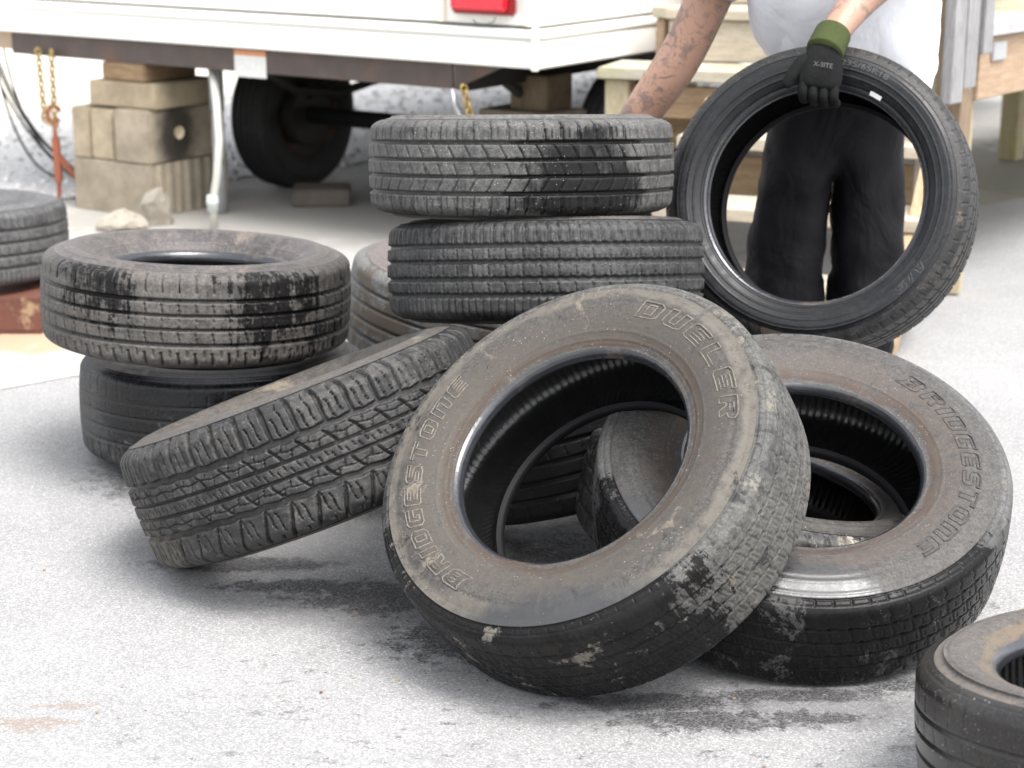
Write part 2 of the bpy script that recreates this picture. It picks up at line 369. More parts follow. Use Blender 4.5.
FB = None
def make_tyre(label, c, tilt, az, Ro, W, rb, pattern, mt, ms, depth=.007, NU=760, NV=84, spin=0., sag=0., name='used_tyre', group='used tyres piled on the asphalt', ridges=((.80, .0012), (.62, .0006), (.2, .001)), ripple=0., dish=0.):
    M = frame_from(tilt, az)
    n = Vector(M.col[2]); base = Vector(c) - n * (W / 2)
    root = empty(name, base); root.rotation_euler = M.to_euler()
    tag(root, label, 'tyre', group)
    tw = .40 * W
    hp = np.array(half_profile(Ro, W, rb, dish=dish)); cv = catmull(hp, 14)
    al = np.concatenate([[0], np.cumsum(np.linalg.norm(np.diff(cv, axis=0), axis=1))])
    Lt = al[-1]; vmax = 1.30
    def prof(a):
        s = np.abs(a); r = np.interp(s, al, cv[:, 0]); z = np.interp(s, al, cv[:, 1]) * np.sign(a)
        return r, z
    def normal(a, e=.0015):
        r1, z1 = prof(np.clip(a - e, -Lt, Lt)); r2, z2 = prof(np.clip(a + e, -Lt, Lt))
        dr, dz = r2 - r1, z2 - z1; L = np.hypot(dr, dz) + 1e-9
        return dz / L, -dr / L
    C = 2 * math.pi * Ro
    def shell(avec, NUx, fn):
        th = np.linspace(0, 2 * math.pi, NUx, endpoint=False) + spin
        a = avec[None, :]; u = (th - spin)[:, None] / (2 * math.pi)
        r, z = prof(avec); nr, nz = normal(avec)
        cut, disp = fn(a / tw, np.broadcast_to(u, (NUx, len(avec))))
        rr = r[None] + nr[None] * disp; zz = z[None] + nz[None] * disp + W / 2
        rr = rr * (1 + ripple * np.sin(2 * th + 1.))[:, None]
        P = np.stack([rr * np.cos(th)[:, None], rr * np.sin(th)[:, None], zz], -1)
        return grid_mesh(P, cut)
    def ftread(v, u):
        v = np.broadcast_to(v, u.shape)
        c_ = np.clip(pattern(v, u, tw, C), 0, 1)
        c_ = c_ * (1 - sstep(np.abs(v), vmax - .03, vmax))
        return c_, -depth * c_
    aT = np.linspace(-vmax * tw, vmax * tw, NV)
    link('tread', shell(aT, NU, ftread), mt, root)
    H = Ro - rb
    for sgn in (1, -1):
        aS = sgn * np.linspace(vmax * tw, Lt, 54)
        if sgn < 0: aS = aS[::-1]
        def fside(v, u):
            s = np.abs(np.broadcast_to(v, u.shape) * tw); r = np.interp(s, al, cv[:, 0]); f = (r - rb) / H
            d = np.zeros_like(s)
            for f0, h in ridges: d = d + h * (1 - sstep(np.abs(f - f0) * H, .0008, .0028))
            d = d - .0012 * sstep(f, .55, .57) * (1 - sstep(f, .74, .76))
            return np.zeros_like(s), d
        side = shell(aS, max(240, NU // 3), fside)
        so = link('sidewall', side, ms, root)
    # bead lips and inner liner, one section swept round
    zb = float(cv[-1, 1]); r0 = float(cv[-1, 0])
    lip = catmull([(r0, zb), (rb, zb - .004), (rb - .004, zb - .012), (rb - .004, zb - .022), (rb + .004, zb - .028)], 5)
    for sgn in (1, -1):
        L = lip.copy(); L[:, 1] = sgn * L[:, 1]
        if sgn < 0: L = L[::-1]
        th = np.linspace(0, 2 * math.pi, 200, endpoint=False)
        rr = np.broadcast_to(L[:, 0], (200, len(L))) * (1 + ripple * np.sin(2 * (th) + 1.))[:, None]
        P = np.stack([rr * np.cos(th)[:, None], rr * np.sin(th)[:, None], np.broadcast_to(L[:, 1] + W / 2, rr.shape)], -1)
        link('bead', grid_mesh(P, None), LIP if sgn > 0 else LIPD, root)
    li = [(rb + .004, zb - .028), (rb + H * .2, (.40 - dish * .7) * W), (rb + H * .5, .465 * W), (rb + H * .75, .44 * W), (Ro - .022, .33 * W), (Ro - .016, .15 * W), (Ro - .015, 0)]
    li = catmull(li, 5); full = np.vstack([li * [1, 1], (li[:-1] * [1, -1])[::-1]])
    th = np.linspace(0, 2 * math.pi, 240, endpoint=False)
    rr = np.broadcast_to(full[:, 0], (240, len(full))) * (1 + ripple * np.sin(2 * th + 1.))[:, None]
    P = np.stack([rr * np.cos(th)[:, None], rr * np.sin(th)[:, None], np.broadcast_to(full[:, 1] + W / 2, rr.shape)], -1)
    me = grid_mesh(P, None)
    a = me.attributes.new('uv3', 'FLOAT_VECTOR', 'POINT')
    uv = np.zeros((240, len(full), 3), np.float32); uv[..., 0] = (240 - np.abs(np.arange(240) - 120) * 2)[:, None] / 240 * 4; uv[..., 1] = np.arange(len(full)) / len(full)
    a.data.foreach_set('vector', uv.reshape(-1))
    link('inner_liner', me, LINER, root)
    root['_p'] = 0; del root['_p']
    return dict(root=root, prof=prof, al=al, cv=cv, tw=tw, rb=rb, Ro=Ro, W=W)

def text_mesh(body, size, bevel=.0013, fill=False, offset=0., extrude=0., space=1., shear=0.):
    cu = bpy.data.curves.new('lettering', 'FONT'); cu.body = body; cu.size = size; cu.shear = shear
    cu.space_character = space; cu.offset = offset; cu.resolution_u = 4
    if fill: cu.extrude = extrude; cu.fill_mode = 'FRONT' if not extrude else 'BOTH'
    else: cu.fill_mode = 'NONE'; cu.bevel_depth = bevel; cu.bevel_resolution = 2
    cu.align_x = 'CENTER'; cu.align_y = 'CENTER'
    o = bpy.data.objects.new('lettering', cu); col.objects.link(o)
    dg = bpy.context.evaluated_depsgraph_get(); me = bpy.data.meshes.new_from_object(o.evaluated_get(dg))
    bpy.data.objects.remove(o); bpy.data.curves.remove(cu)
    return me

GLY = {
 'B': (4, [[(0,0),(3.2,0),(4,.8),(4,2.6),(3.6,3),(4,3.4),(4,5.2),(3.2,6),(0,6)], [(1.3,1.2),(2.7,1.2),(2.7,2.4),(1.3,2.4)], [(1.3,3.6),(2.7,3.6),(2.7,4.8),(1.3,4.8)]]),
 'b': (5.2, [[(0,0),(4.4,0),(5.2,.8),(5.2,2.6),(4.8,3),(5.2,3.4),(5.2,5.2),(4.4,6),(.6,6),(1.2,4.9),(1.2,2.0)], [(2.3,1.2),(3.9,1.2),(3.9,2.4),(2.9,2.4)], [(2.0,3.4),(3.9,3.6),(3.9,4.8),(2.9,4.8)]]),
 'R': (4, [[(0,0),(1.3,0),(1.3,2.2),(1.9,2.2),(2.7,0),(4,0),(3.2,2.5),(4,3.2),(4,5.2),(3.2,6),(0,6)], [(1.3,3.4),(2.7,3.4),(2.7,4.8),(1.3,4.8)]]),
 'I': (1.4, [[(0,0),(1.4,0),(1.4,6),(0,6)]]),
 'D': (4, [[(0,0),(3.1,0),(4,.9),(4,5.1),(3.1,6),(0,6)], [(1.3,1.2),(2.7,1.2),(2.7,4.8),(1.3,4.8)]]),
 'G': (4, [[(.8,0),(4,0),(4,3.2),(2.2,3.2),(2.2,2.1),(2.7,2.1),(2.7,1.2),(1.3,1.2),(1.3,4.8),(4,4.8),(4,6),(.8,6),(0,5.2),(0,.8)]]),
 'E': (4, [[(.6,0),(4,0),(4,1.2),(1.3,1.2),(1.3,2.4),(3.6,2.4),(3.6,3.6),(1.3,3.6),(1.3,4.8),(4,4.8),(4,6),(.6,6),(0,5.4),(0,.6)]]),
 'S': (4, [[(0,0),(3.2,0),(4,.8),(4,2.8),(3.2,3.6),(1.3,3.6),(1.3,4.8),(4,4.8),(4,6),(.8,6),(0,5.2),(0,3.2),(.8,2.4),(2.7,2.4),(2.7,1.2),(0,1.2)]]),
 'T': (4, [[(1.35,0),(2.65,0),(2.65,4.8),(4,4.8),(4,6),(0,6),(0,4.8),(1.35,4.8)]]),
 'O': (4, [[(.8,0),(3.2,0),(4,.8),(4,5.2),(3.2,6),(.8,6),(0,5.2),(0,.8)], [(1.3,1.2),(2.7,1.2),(2.7,4.8),(1.3,4.8)]]),
 'N': (4, [[(0,0),(1.3,0),(1.3,4.8),(2.7,4.8),(2.7,0),(4,0),(4,5.2),(3.2,6),(0,6)]]),
 'U': (4, [[(.8,0),(3.2,0),(4,.8),(4,6),(2.7,6),(2.7,1.2),(1.3,1.2),(1.3,6),(0,6),(0,.8)]]),
 'L': (4, [[(0,0),(4,0),(4,1.2),(1.3,1.2),(1.3,6),(0,6)]]),
 'A': (4, [[(0,0),(1.2,0),(1.4,1.6),(2.6,1.6),(2.8,0),(4,0),(2.9,6),(1.1,6)], [(1.6,2.8),(2.4,2.8),(2.1,4.8),(1.9,4.8)]]),
 '/': (2.4, [[(0,0),(1.2,0),(2.4,6),(1.2,6)]]),
}
def letter(T, body, ang0, ang1, rmid, height, mat, tube=.0012, shear=.12, gap=1.3):
    """raised outline lettering bent round a sidewall, clockwise, tops outward"""
    cs = T['cv'][np.argsort(T['cv'][:, 0])]; W = T['W']
    tot = sum(GLY[c][0] for c in body) + gap * (len(body) - 1); x = 0.; mb = MB(); s_ = height / 6
    for ch in body:
        w, loops = GLY[ch]
        for lp in loops:
            pts = []
            for k in range(len(lp)):
                a, b = lp[k], lp[(k + 1) % len(lp)]; m_ = max(1, int(round(math.hypot(b[0] - a[0], b[1] - a[1]) / 1.0)))
                for q in range(m_): pts.append((a[0] + (b[0] - a[0]) * q / m_, a[1] + (b[1] - a[1]) * q / m_))
            P = []
            for px, py in pts:
                ang = math.radians(ang0 + (ang1 - ang0) * (x + px + shear * (py - 3)) / tot); r = rmid + (py - 3) * s_
                P.append((r * math.cos(ang), r * math.sin(ang), float(np.interp(r, cs[:, 0], cs[:, 1])) + W / 2 - .0003))
            mb.tube(P, tube, 6, True)
        x += w + gap
    return mb.build('raised_lettering', mat, T['root'], sm=True)

def print_on(T, body, ang0, ang1, rmid, height, mat):
    me = text_mesh(body, 1., fill=True, extrude=.03, offset=.012); V = np.array([v.co for v in me.vertices]); x0, x1 = V[:, 0].min(), V[:, 0].max(); y0, y1 = V[:, 1].min(), V[:, 1].max()
    cs = T['cv'][np.argsort(T['cv'][:, 0])]
    for v in me.vertices:
        ang = math.radians(ang0 + (ang1 - ang0) * (v.co.x - x0) / (x1 - x0)); r = rmid + (v.co.y - (y0 + y1) / 2) * height / (y1 - y0)
        v.co = (r * math.cos(ang), r * math.sin(ang), float(np.interp(r, cs[:, 0], cs[:, 1])) + T['W'] / 2 + v.co.z * height)
    return link('size_marking', me, mat, T['root'])

def loc(tilt, az, w):           # a world direction in the tyre's own frame
    return tuple(frame_from(tilt, az).transposed() @ Vector(w).normalized())
def perp(tilt, az, w):          # the same, kept in the plane of the wheel
    d = Vector(loc(tilt, az, w)); d.z = 0; return tuple(d.normalized())

# ------------------------------------------------------------------ the tyres
LT1 = rubber('leaning_tyre_letters', 31, rub=(.12, .11, .09), dust=(.26, .23, .19), amt=.9, speck=.2)
LT2 = rubber('slanted_tyre_letters', 32, rub=(.04, .038, .036), dust=(.11, .10, .092), amt=.7, speck=.2)
# front: big leaning lettered tyre
t_, a_ = .742, -2.272
mt = rubber('leaning_tyre_tread', 1, dust=(.175, .17, .158), amt=.75, mud=(.27, .235, .18), mud_amt=.4, mscale=14, blot=.6, bsc=14, lmud=.56, lsc=12, lcol=(.27, .25, .215), wet=[(perp(t_, a_, (-.15, -.45, -1)), .56, 1.1)], Rr=.38)
ms = rubber('leaning_tyre_sidewall', 2, rub=(.06, .055, .05), dust=(.118, .109, .099), amt=.85, mud=(.28, .24, .185), mud_amt=.28, mscale=9, speck=.5, wet=[(perp(t_, a_, (.12, -.6, -1)), .76, .30)], Rr=.36, bump=.4, gloss=.24, wspec=1.0, wsoft=.16, ring=[(.240, .010, (.075, .045, .028), .75), (.268, .03, (.105, .09, .075), .7), (.345, .02, (.20, .18, .15), .7)])
T1 = make_tyre('large dusty tyre with raised outline letters leaning in front, hole facing the viewer', (.142, 3.178, .323), t_, a_, .38, .238, .220, P_worntruck, mt, ms, .0038, 1150, 118, ridges=((.93, .0012), (.80, .0014), (.62, .0006), (.22, .001), (.13, .0014), (.08, .001)))
letter(T1, 'bRIDGESTONE', 263, 164, .298, .031, LT1, .0017)
letter(T1, 'DUELER', 91, 24, .302, .034, LT1, .0017)

t_, a_ = .435, -1.58
mt = rubber('slanted_tyre_tread', 3, dust=(.18, .176, .17), amt=.7, mud=(.25, .22, .18), mud_amt=.2, lmud=.66, lsc=11, lcol=(.13, .129, .127), wet=[(perp(t_, a_, (-.25, -1, -.5)), .30, 1.2)], Rr=.38, gloss=.12)
ms = rubber('slanted_tyre_sidewall', 4, rub=(.05, .047, .045), dust=(.128, .121, .114), amt=.75, mud=(.14, .11, .09), mud_amt=.2, mscale=5, speck=.4, wet=[(perp(t_, a_, (-.5, -1, 0)), .60, .4)], Rr=.36, bump=.35, gloss=.26, wspec=1.0, wsoft=.16, ring=[(.236, .010, (.075, .045, .03), .75), (.262, .03, (.13, .10, .082), .5)])
T2 = make_tyre('big raised-letter tyre at right slanted over a flat tyre, its lower tread wet black', (.532, 3.32, .246), t_, a_, .382, .226, .217, P_worntruck, mt, ms, .005, 1150, 112, spin=.03)
letter(T2, 'bRIDGESTONE', 46, -55, .300, .031, LT2, .0018)

t_, a_ = .20, -.142
mt = rubber('flat_tyre_tread', 5, dust=(.16, .155, .15), amt=.5, mud=(.32, .29, .23), mud_amt=.4, mscale=14, Rr=.36, lmud=.55, lsc=16, lcol=(.5, .46, .38))
ms = rubber('flat_tyre_sidewall', 6, rub=(.045, .042, .04), dust=(.12, .11, .10), amt=.7, speck=.8, Rr=.36, wet=[(perp(t_, a_, (-1, .1, 0)), .6, 1.2)])
T3 = make_tyre('muddy tyre lying flat beneath the slanted lettered tyre, glimpsed through both big holes', (.495, 3.55, .145), t_, a_, .366, .2, .222, P_block, mt, ms, .006, dish=.11)

t_, a_ = .402, 2.69
mt = rubber('tilted_tyre_tread', 7, dust=(.125, .12, .114), amt=.5, mud=(.19, .165, .13), mud_amt=.2, mscale=14, Rr=.37, blot=.75, bsc=22, drymud=(loc(t_, a_, (-.6, -.4, -.6)), 1.2, .5), rough=.6)
ms = rubber('tilted_tyre_sidewall', 8, rub=(.05, .047, .044), dust=(.15, .135, .12), amt=.8, mud=(.30, .255, .19), mud_amt=.4, mscale=6, Rr=.37)
T4 = make_tyre('chunky all-terrain tyre propped at a slant, its whole tread turned to the viewer', (-.402, 3.655, .247), t_, a_, .379, .270, .21, P_allterrain, mt, ms, .0095, 1150, 160, dish=.10)

t_, a_ = .13, 1.60
mt = rubber('top_tyre_tread', 9, dust=(.17, .168, .162), amt=.75, mud=(.26, .24, .2), mud_amt=.12, mscale=16, blot=.45, bsc=26, Rr=.328, wet=[(loc(t_, a_, (.40, -.92, .0)), .87, .22)], speck=.8, gloss=.3)
ms = rubber('top_tyre_sidewall', 10, dust=(.2, .19, .18), amt=.8, Rr=.34)
T5 = make_tyre('topmost tyre of the tall centre stack, grey tread with a wet black patch', (.020, 4.04, .757), t_, a_, .328, .212, .19, P_allseason, mt, ms, .007, 800, 100)

t_, a_ = .205, 1.63
mt = rubber('second_tyre_tread', 11, dust=(.115, .115, .114), amt=.55, mud=(.24, .21, .17), mud_amt=.1, mscale=14, blot=.5, bsc=20, Rr=.342)
ms = rubber('second_tyre_sidewall', 12, dust=(.17, .16, .15), amt=.7, Rr=.36)
T6 = make_tyre('ribbed tyre with zigzag grooves directly under the topmost stacked tyre', (.073, 4.0, .535), t_, a_, .342, .217, .19, P_zigrib, mt, ms, .007, 900, 100)

t_, a_ = .072, .884
mt = rubber('pile_tyre_tread', 13, dust=(.185, .17, .155), amt=.72, mud=(.27, .235, .19), mud_amt=.15, mscale=8, Rr=.365, wet=[(loc(t_, a_, (.75, -.65, .25)), .97, 1.0), (loc(t_, a_, (-.5, -.8, .40)), 1.02, .7)])
ms = rubber('pile_tyre_sidewall', 14, rub=(.05, .048, .05), dust=(.19, .17, .16), amt=.6, mud=(.25, .2, .165), mud_amt=.45, mscale=10, Rr=.365, rough=.45)
T7 = make_tyre('wide brown-dusted tyre on top of the left pile of two, hole facing up', (-.734, 4.3, .412), t_, a_, .357, .226, .215, P_touring, mt, ms, .007, 900, 100, dish=.105)

t_, a_ = .05, 1.5
mt = rubber('under_tyre_tread', 15, dust=(.15, .15, .148), amt=.6, Rr=.345, wet=[(loc(t_, a_, (.1, -1, .3)), .62, 1.2)], gloss=.24, wspec=.3, lmud=.5, lsc=6, lcol=(.2, .2, .195))
ms = rubber('under_tyre_sidewall', 16, dust=(.12, .115, .11), amt=.6, Rr=.34)
T8 = make_tyre('dark wet worn tyre on the asphalt at the bottom of the left pile', (-.70, 4.42, .130), t_, a_, .345, .245, .2, P_bald, mt, ms, .005)

t_, a_ = .19, -.035
mt = rubber('pale_tyre_tread', 17, dust=(.25, .255, .245), amt=.9, mud=(.13, .10, .07), mud_amt=.75, mscale=5, Rr=.37)
ms = rubber('pale_tyre_sidewall', 18, dust=(.24, .21, .2), amt=.9, Rr=.36)
T9 = make_tyre('pale dust-coated tyre caked with mud, squeezed between left pile and centre stack', (-.075, 4.97, .2), t_, a_, .378, .256, .215, P_slick, mt, ms, .007)

t_, a_ = .27, 2.9
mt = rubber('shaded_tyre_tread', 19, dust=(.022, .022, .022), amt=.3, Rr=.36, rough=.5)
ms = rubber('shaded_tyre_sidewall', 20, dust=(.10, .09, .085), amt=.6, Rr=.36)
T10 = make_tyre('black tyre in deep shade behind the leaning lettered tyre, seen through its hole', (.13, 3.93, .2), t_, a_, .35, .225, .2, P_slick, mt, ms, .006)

mt = rubber('edge_tyre_tread', 21, dust=(.17, .17, .172), amt=.7, Rr=.36)
ms = rubber('edge_tyre_sidewall', 22, dust=(.2, .2, .205), amt=.8, Rr=.36)
T12 = make_tyre('grey tyre resting on a rusty steel beam beside the hanging chain', (-1.765, 5.85, .245), .05, 1.6, .36, .245, .2, P_zigrib, mt, ms, .006, dish=.11, group='used tyres piled on the asphalt')

t_, a_ = .161, 1.988
mt = rubber('corner_tyre_tread', 23, dust=(.10, .085, .07), amt=.25, Rr=.36, rough=.30, speck=.9, spec=.4, lmud=.22, lsc=12, lcol=(.24, .17, .11))
ms = rubber('corner_tyre_sidewall', 24, rub=(.05, .047, .044), dust=(.165, .15, .138), amt=.9, mud=(.26, .21, .16), mud_amt=.35, Rr=.36, ring=[(.250, .010, (.20, .15, .10), .8), (.32, .012, (.24, .21, .18), .6)])
T13 = make_tyre('bald black tyre with a dusty sidewall, cut off by the bottom right corner', (.947, 2.513, .166), t_, a_, .353, .24, .232, P_bald, mt, ms, .005, 1000, 100, ridges=((.9, .0012), (.84, .0008), (.2, .001)))

t_, a_ = 1.217, -1.943
mt = rubber('held_tyre_tread', 25, dust=(.10, .095, .09), amt=.4, mud=(.17, .13, .10), mud_amt=.45, mscale=6, Rr=.33)
ms = rubber('held_tyre_sidewall', 26, rub=(.016, .0165, .018), dust=(.038, .039, .043), amt=.5, Rr=.33, rough=.42, bump=.15, speck=.1, spec=.28)
T14 = make_tyre('clean black low-profile tyre held upright by the man in a white shirt', (.691, 4.169, .652), t_, a_, .3405, .232, .240, P_lowprofile, mt, ms, .007, 900, 96, ridges=((.90, .0018), (.40, .0014), (.26, .0014), (.12, .0014)))
smallm = rubber('held_tyre_letters', 27, rub=(.08, .08, .085), dust=(.16, .16, .165), amt=.6, Rr=.33, rough=.5)
print_on(T14, '235/65R18', 84, 62, .294, .0125, smallm)
letter(T14, 'A/S', -28, -44, .289, .019, smallm, .0008)
mb = MB(); rr_ = .246; cs = T14['cv'][np.argsort(T14['cv'][:, 0])]
def lipP(r, a): return (r * math.cos(R(a)), r * math.sin(R(a)), float(np.interp(r, cs[:, 0], cs[:, 1])) + T14['W'] / 2 + .0025)
vs = []
for a in np.linspace(60, 66.5, 6): vs += [lipP(.245, a), lipP(.254, a)]
mb.add(vs, [(2 * i, 2 * i + 1, 2 * i + 3, 2 * i + 2) for i in range(5)])
mb.build('paper_label', simple('label_paper', (.75, .75, .72), .6), T14['root'])

# ------------------------------------------------------------------ ground
def asphalt():
    t = NT('weathered_asphalt'); v = t.coord()
    n1 = t.noise(v, 1.6, 7, .65); n2 = t.noise(v, 22, 8, .75); n3 = t.noise(v, 150, 8, .85); n5 = t.noise(v, 380, 6, .85); vc = t.node('ShaderNodeSeparateColor'); t.set(vc.inputs[0], t.voro(v, 330, 'F1', 'Color')); vg = vc.outputs[0]
    c = t.mix(t.ramp(n1, .3, .7), (.245, .244, .243), (.305, .303, .30))
    c = t.mix(t.ramp(n2, .48, .75, 0, .4), c, (.28, .28, .285))
    c = t.mix(t.ramp(n3, .42, .54, .30, 0), c, (.15, .15, .155))
    c = t.mix(t.ramp(n5, .40, .52, .30, 0), c, (.13, .13, .135))
    c = t.mix(t.ramp(vg, .0, .35, .42, 0), c, (.12, .12, .125)); c = t.mix(t.ramp(vg, .66, 1., 0, .6), c, (.47, .466, .458))
    def spot(x, y, rx, ry, amp=.9, thr=.75, sc_=18):
        sp = t.node('ShaderNodeVectorMath', operation='LENGTH')
        mp = t.coord(loc=(-x / rx, -y / ry, 0), scale=(1 / rx, 1 / ry, 0)); t.set(sp.inputs[0], mp)
        q = t.math('MULTIPLY_ADD', t.math('SUBTRACT', t.noise(v, sc_, 10, .74), .5), -amp * 2, sp.outputs['Value'])
        return t.ramp(q, thr - .1, thr + .34, 1, 0)
    tot = None                                                                   # water dripped from the tyres
    for s_ in ((.24, 2.96, .20, .045, 1.5), (.32, 2.89, .15, .05, 2.2), (.50, 2.90, .10, .03, 2.4), (-.22, 3.44, .24, .10, 1.9), (-.55, 3.62, .22, .05, 1.0), (-.42, 3.50, .18, .04, 1.8), (-.10, 3.22, .14, .09, 2.4), (.5, 2.99, .2, .03, 1.5), (.70, 3.03, .10, .03, 1.6), (.3, 3.5, .5, .4, .8), (-.62, 4.2, .40, .28, .9), (.84, 3.40, .09, .07, 2.2)):
        k = spot(*s_, .7, 26); tot = k if tot is None else t.math('MAXIMUM', tot, k)
    damp = t.math('MAXIMUM', spot(-.15, 3.42, .62, .30, .5, .45, 9), spot(.38, 2.93, .62, .13, .6, .45, 12)); damp = t.math('MAXIMUM', damp, spot(-.55, 3.75, .4, .3, .5, .5, 9))
    c = t.mix(t.math('MULTIPLY', damp, .5), c, (.10, .10, .103))
    splash = t.math('MULTIPLY', t.ramp(t.noise(t.coord(scale=(.8, 1.3, 1), loc=(9, 4, 0)), 30, 6, .66), .60, .67, 0, .8), spot(.15, 2.95, .85, .45, .4, .8, 4)); tot = t.math('MAXIMUM', tot, splash)
    area = spot(.10, 2.88, .80, .50, .4, .8, 4)
    sc_ = t.math('MULTIPLY', t.ramp(t.noise(t.coord(scale=(.8, 1.2, 1), loc=(3, 1, 0)), 15, 10, .70), .560, .64, 0, .62), area)
    far_ = t.ramp(t.noise(t.coord(scale=(.7, 1.2, 1), loc=(7, 2, 0)), 14, 9, .70), .635, .72, 0, .42)
    tot = t.math('MAXIMUM', tot, t.math('MAXIMUM', sc_, far_))
    tot = t.math('MULTIPLY', tot, t.ramp(t.math('MULTIPLY_ADD', vg, .5, t.math('MULTIPLY', n5, .5)), .35, .62, 1, .55))
    c = t.mix(t.math('MULTIPLY', tot, .9), c, (.030, .030, .032))
    for x, y, rx, ry in ((-.80, 2.88, .09, .04), (-.76, 2.95, .07, .02)):
        c = t.mix(t.math('MULTIPLY', spot(x, y, rx, ry, 2.2, .5, 30), .42), c, (.19, .125, .08))
    rgh = t.math('MULTIPLY_ADD', tot, -.3, .88)
    b = t.bump(t.math('MULTIPLY_ADD', vg, .5, t.math('MULTIPLY', n5, .8)), .3, .002)
    return t.out(Base_Color=c, Roughness=rgh, Normal=b, Specular_IOR_Level=.25)
def sheet(name, pts, z, m, kind='structure'):
    me = bpy.data.meshes.new(name); me.from_pydata([(x, y, z) for x, y in pts], [], [tuple(range(len(pts)))]); me.update()
    return tag(link(name, me, m), kind=kind)
sheet('asphalt', [(-90, -60), (90, -60), (90, 140), (-90, 140)], 0, asphalt())
def conc(name, a, b, stain=None):  # stain: patches of real staining and of painted deck shade
    t = NT(name); v = t.coord()
    n1 = t.noise(v, 1.1, 7, .62); n2 = t.noise(v, 25, 6, .7); n3 = t.noise(v, 260, 3, .6)
    c = t.mix(t.ramp(n1, .3, .7), a, b); c = t.mix(t.ramp(n2, .4, .75, 0, .35), c, [x * .6 for x in a]); c = t.mix(t.ramp(n3, .5, .8, 0, .3), c, [x * .55 for x in a])
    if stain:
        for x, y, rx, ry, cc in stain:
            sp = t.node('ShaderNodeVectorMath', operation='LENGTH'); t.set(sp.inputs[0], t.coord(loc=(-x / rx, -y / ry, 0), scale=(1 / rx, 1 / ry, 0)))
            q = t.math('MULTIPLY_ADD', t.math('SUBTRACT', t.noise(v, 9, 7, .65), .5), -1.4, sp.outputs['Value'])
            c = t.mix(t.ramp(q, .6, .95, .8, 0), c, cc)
    return t.out(Base_Color=c, Roughness=.85, Normal=t.bump(n3, .3, .003), Specular_IOR_Level=.25)
d37 = Vector((.76, .65)); nrm = Vector((-.65, .76))
def strip(a, b, L0=-16, L1=34):
    o = Vector((-1.30, 5.02)); p = [o + d37 * L0 + nrm * a, o + d37 * L1 + nrm * a, o + d37 * L1 + nrm * b, o + d37 * L0 + nrm * b]
    return [(q.x, q.y) for q in p]
PAD = conc('pale_concrete', (.33, .32, .30), (.43, .418, .392), [(-1.62, 5.55, .55, .3, (.36, .25, .15)), (-1.0, 5.9, .4, .3, (.40, .31, .22)), (-.9, 7.6, 1.3, .8, (.29, .28, .255)), (2.25, 8.7, 1.3, 1.3, (.13, .125, .10)), (1.7, 7.9, .7, .5, (.24, .23, .19))])  # last two patches put the deck's shade into the concrete colour
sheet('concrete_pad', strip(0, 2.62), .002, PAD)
def gravel_m():
    t = NT('blue_grey_gravel'); v = t.coord()
    vo = t.voro(v, 44, 'F1', 'Color'); ed = t.voro(v, 44)
    h = t.node('ShaderNodeHueSaturation'); t.set(h.inputs['Color'], vo); h.inputs['Saturation'].default_value = 0
    c = t.mix(h.outputs['Color'], (.44, .435, .43), (.72, .71, .695)); c = t.mix(t.ramp(ed, .34, .6, 0, .5), c, (.32, .315, .31))
    return t.out(Base_Color=c, Roughness=.9, Normal=t.bump(ed, .35, .012), Specular_IOR_Level=.1)
sheet('gravel_bed', strip(2.62, 5.2), .008, gravel_m())
sheet('far_pavement', strip(5.2, 40), .012, conc('far_pale_concrete', (.60, .56, .49), (.68, .65, .58)))
# loose stones
bm = bmesh.new()
for i in range(2600):
    L = rng.uniform(-3, 7); w = rng.uniform(2.58, 4.9); p = Vector((-1.30, 5.02)) + d37 * L + nrm * w; s = rng.uniform(.008, .021)
    M = Matrix.Translation((p.x, p.y, .008 + s * .3)) @ Matrix.Rotation(rng.uniform(0, 6), 4, 'Z') @ Matrix.Rotation(rng.uniform(0, 3), 4, 'X') @ Matrix.Diagonal((s * rng.uniform(.8, 1.4), s, s * rng.uniform(.6, .9), 1))
    bmesh.ops.create_icosphere(bm, subdivisions=1, radius=1, matrix=M)
me = bpy.data.meshes.new('gravel'); bm.to_mesh(me); bm.free()
def stone_m():
    t = NT('gravel_stone'); g = t.node('ShaderNodeNewGeometry')
    c = t.mix(g.outputs['Random Per Island'], (.40, .395, .39), (.74, .73, .71)); return t.out(Base_Color=c, Roughness=.8)
tag(link('gravel', me, stone_m()), 'blue-grey loose stones in a strip behind the trailer', 'gravel', kind='stuff')
# crumbs of leaf and rust on the asphalt
bm = bmesh.new()
spots = [(-.115, 3.28), (-.20, 3.05), (-.28, 3.06), (-.33, 3.0), (-.39, 2.97), (-.66, 2.9), (-.62, 2.93), (-.70, 2.92), (.93, 3.1), (.4, 2.72)]
for x, y in spots + [(rng.uniform(-1.2, .8), rng.uniform(2.4, 3.6)) for _ in range(14)]:
    s = rng.uniform(.002, .0045)
    M = Matrix.Translation((x, y, s * .4)) @ Matrix.Rotation(rng.uniform(0, 6), 4, 'Z') @ Matrix.Diagonal((s * 1.4, s, s * .5, 1))
    bmesh.ops.create_icosphere(bm, subdivisions=1, radius=1, matrix=M)
me = bpy.data.meshes.new('litter'); bm.to_mesh(me); bm.free()
t = NT('litter_crumbs'); g = t.node('ShaderNodeNewGeometry')
tag(link('litter', me, t.out(Base_Color=t.mix(g.outputs['Random Per Island'], (.12, .06, .035), (.30, .24, .18)), Roughness=.9)), 'small brown crumbs scattered on the asphalt', 'litter', kind='stuff')

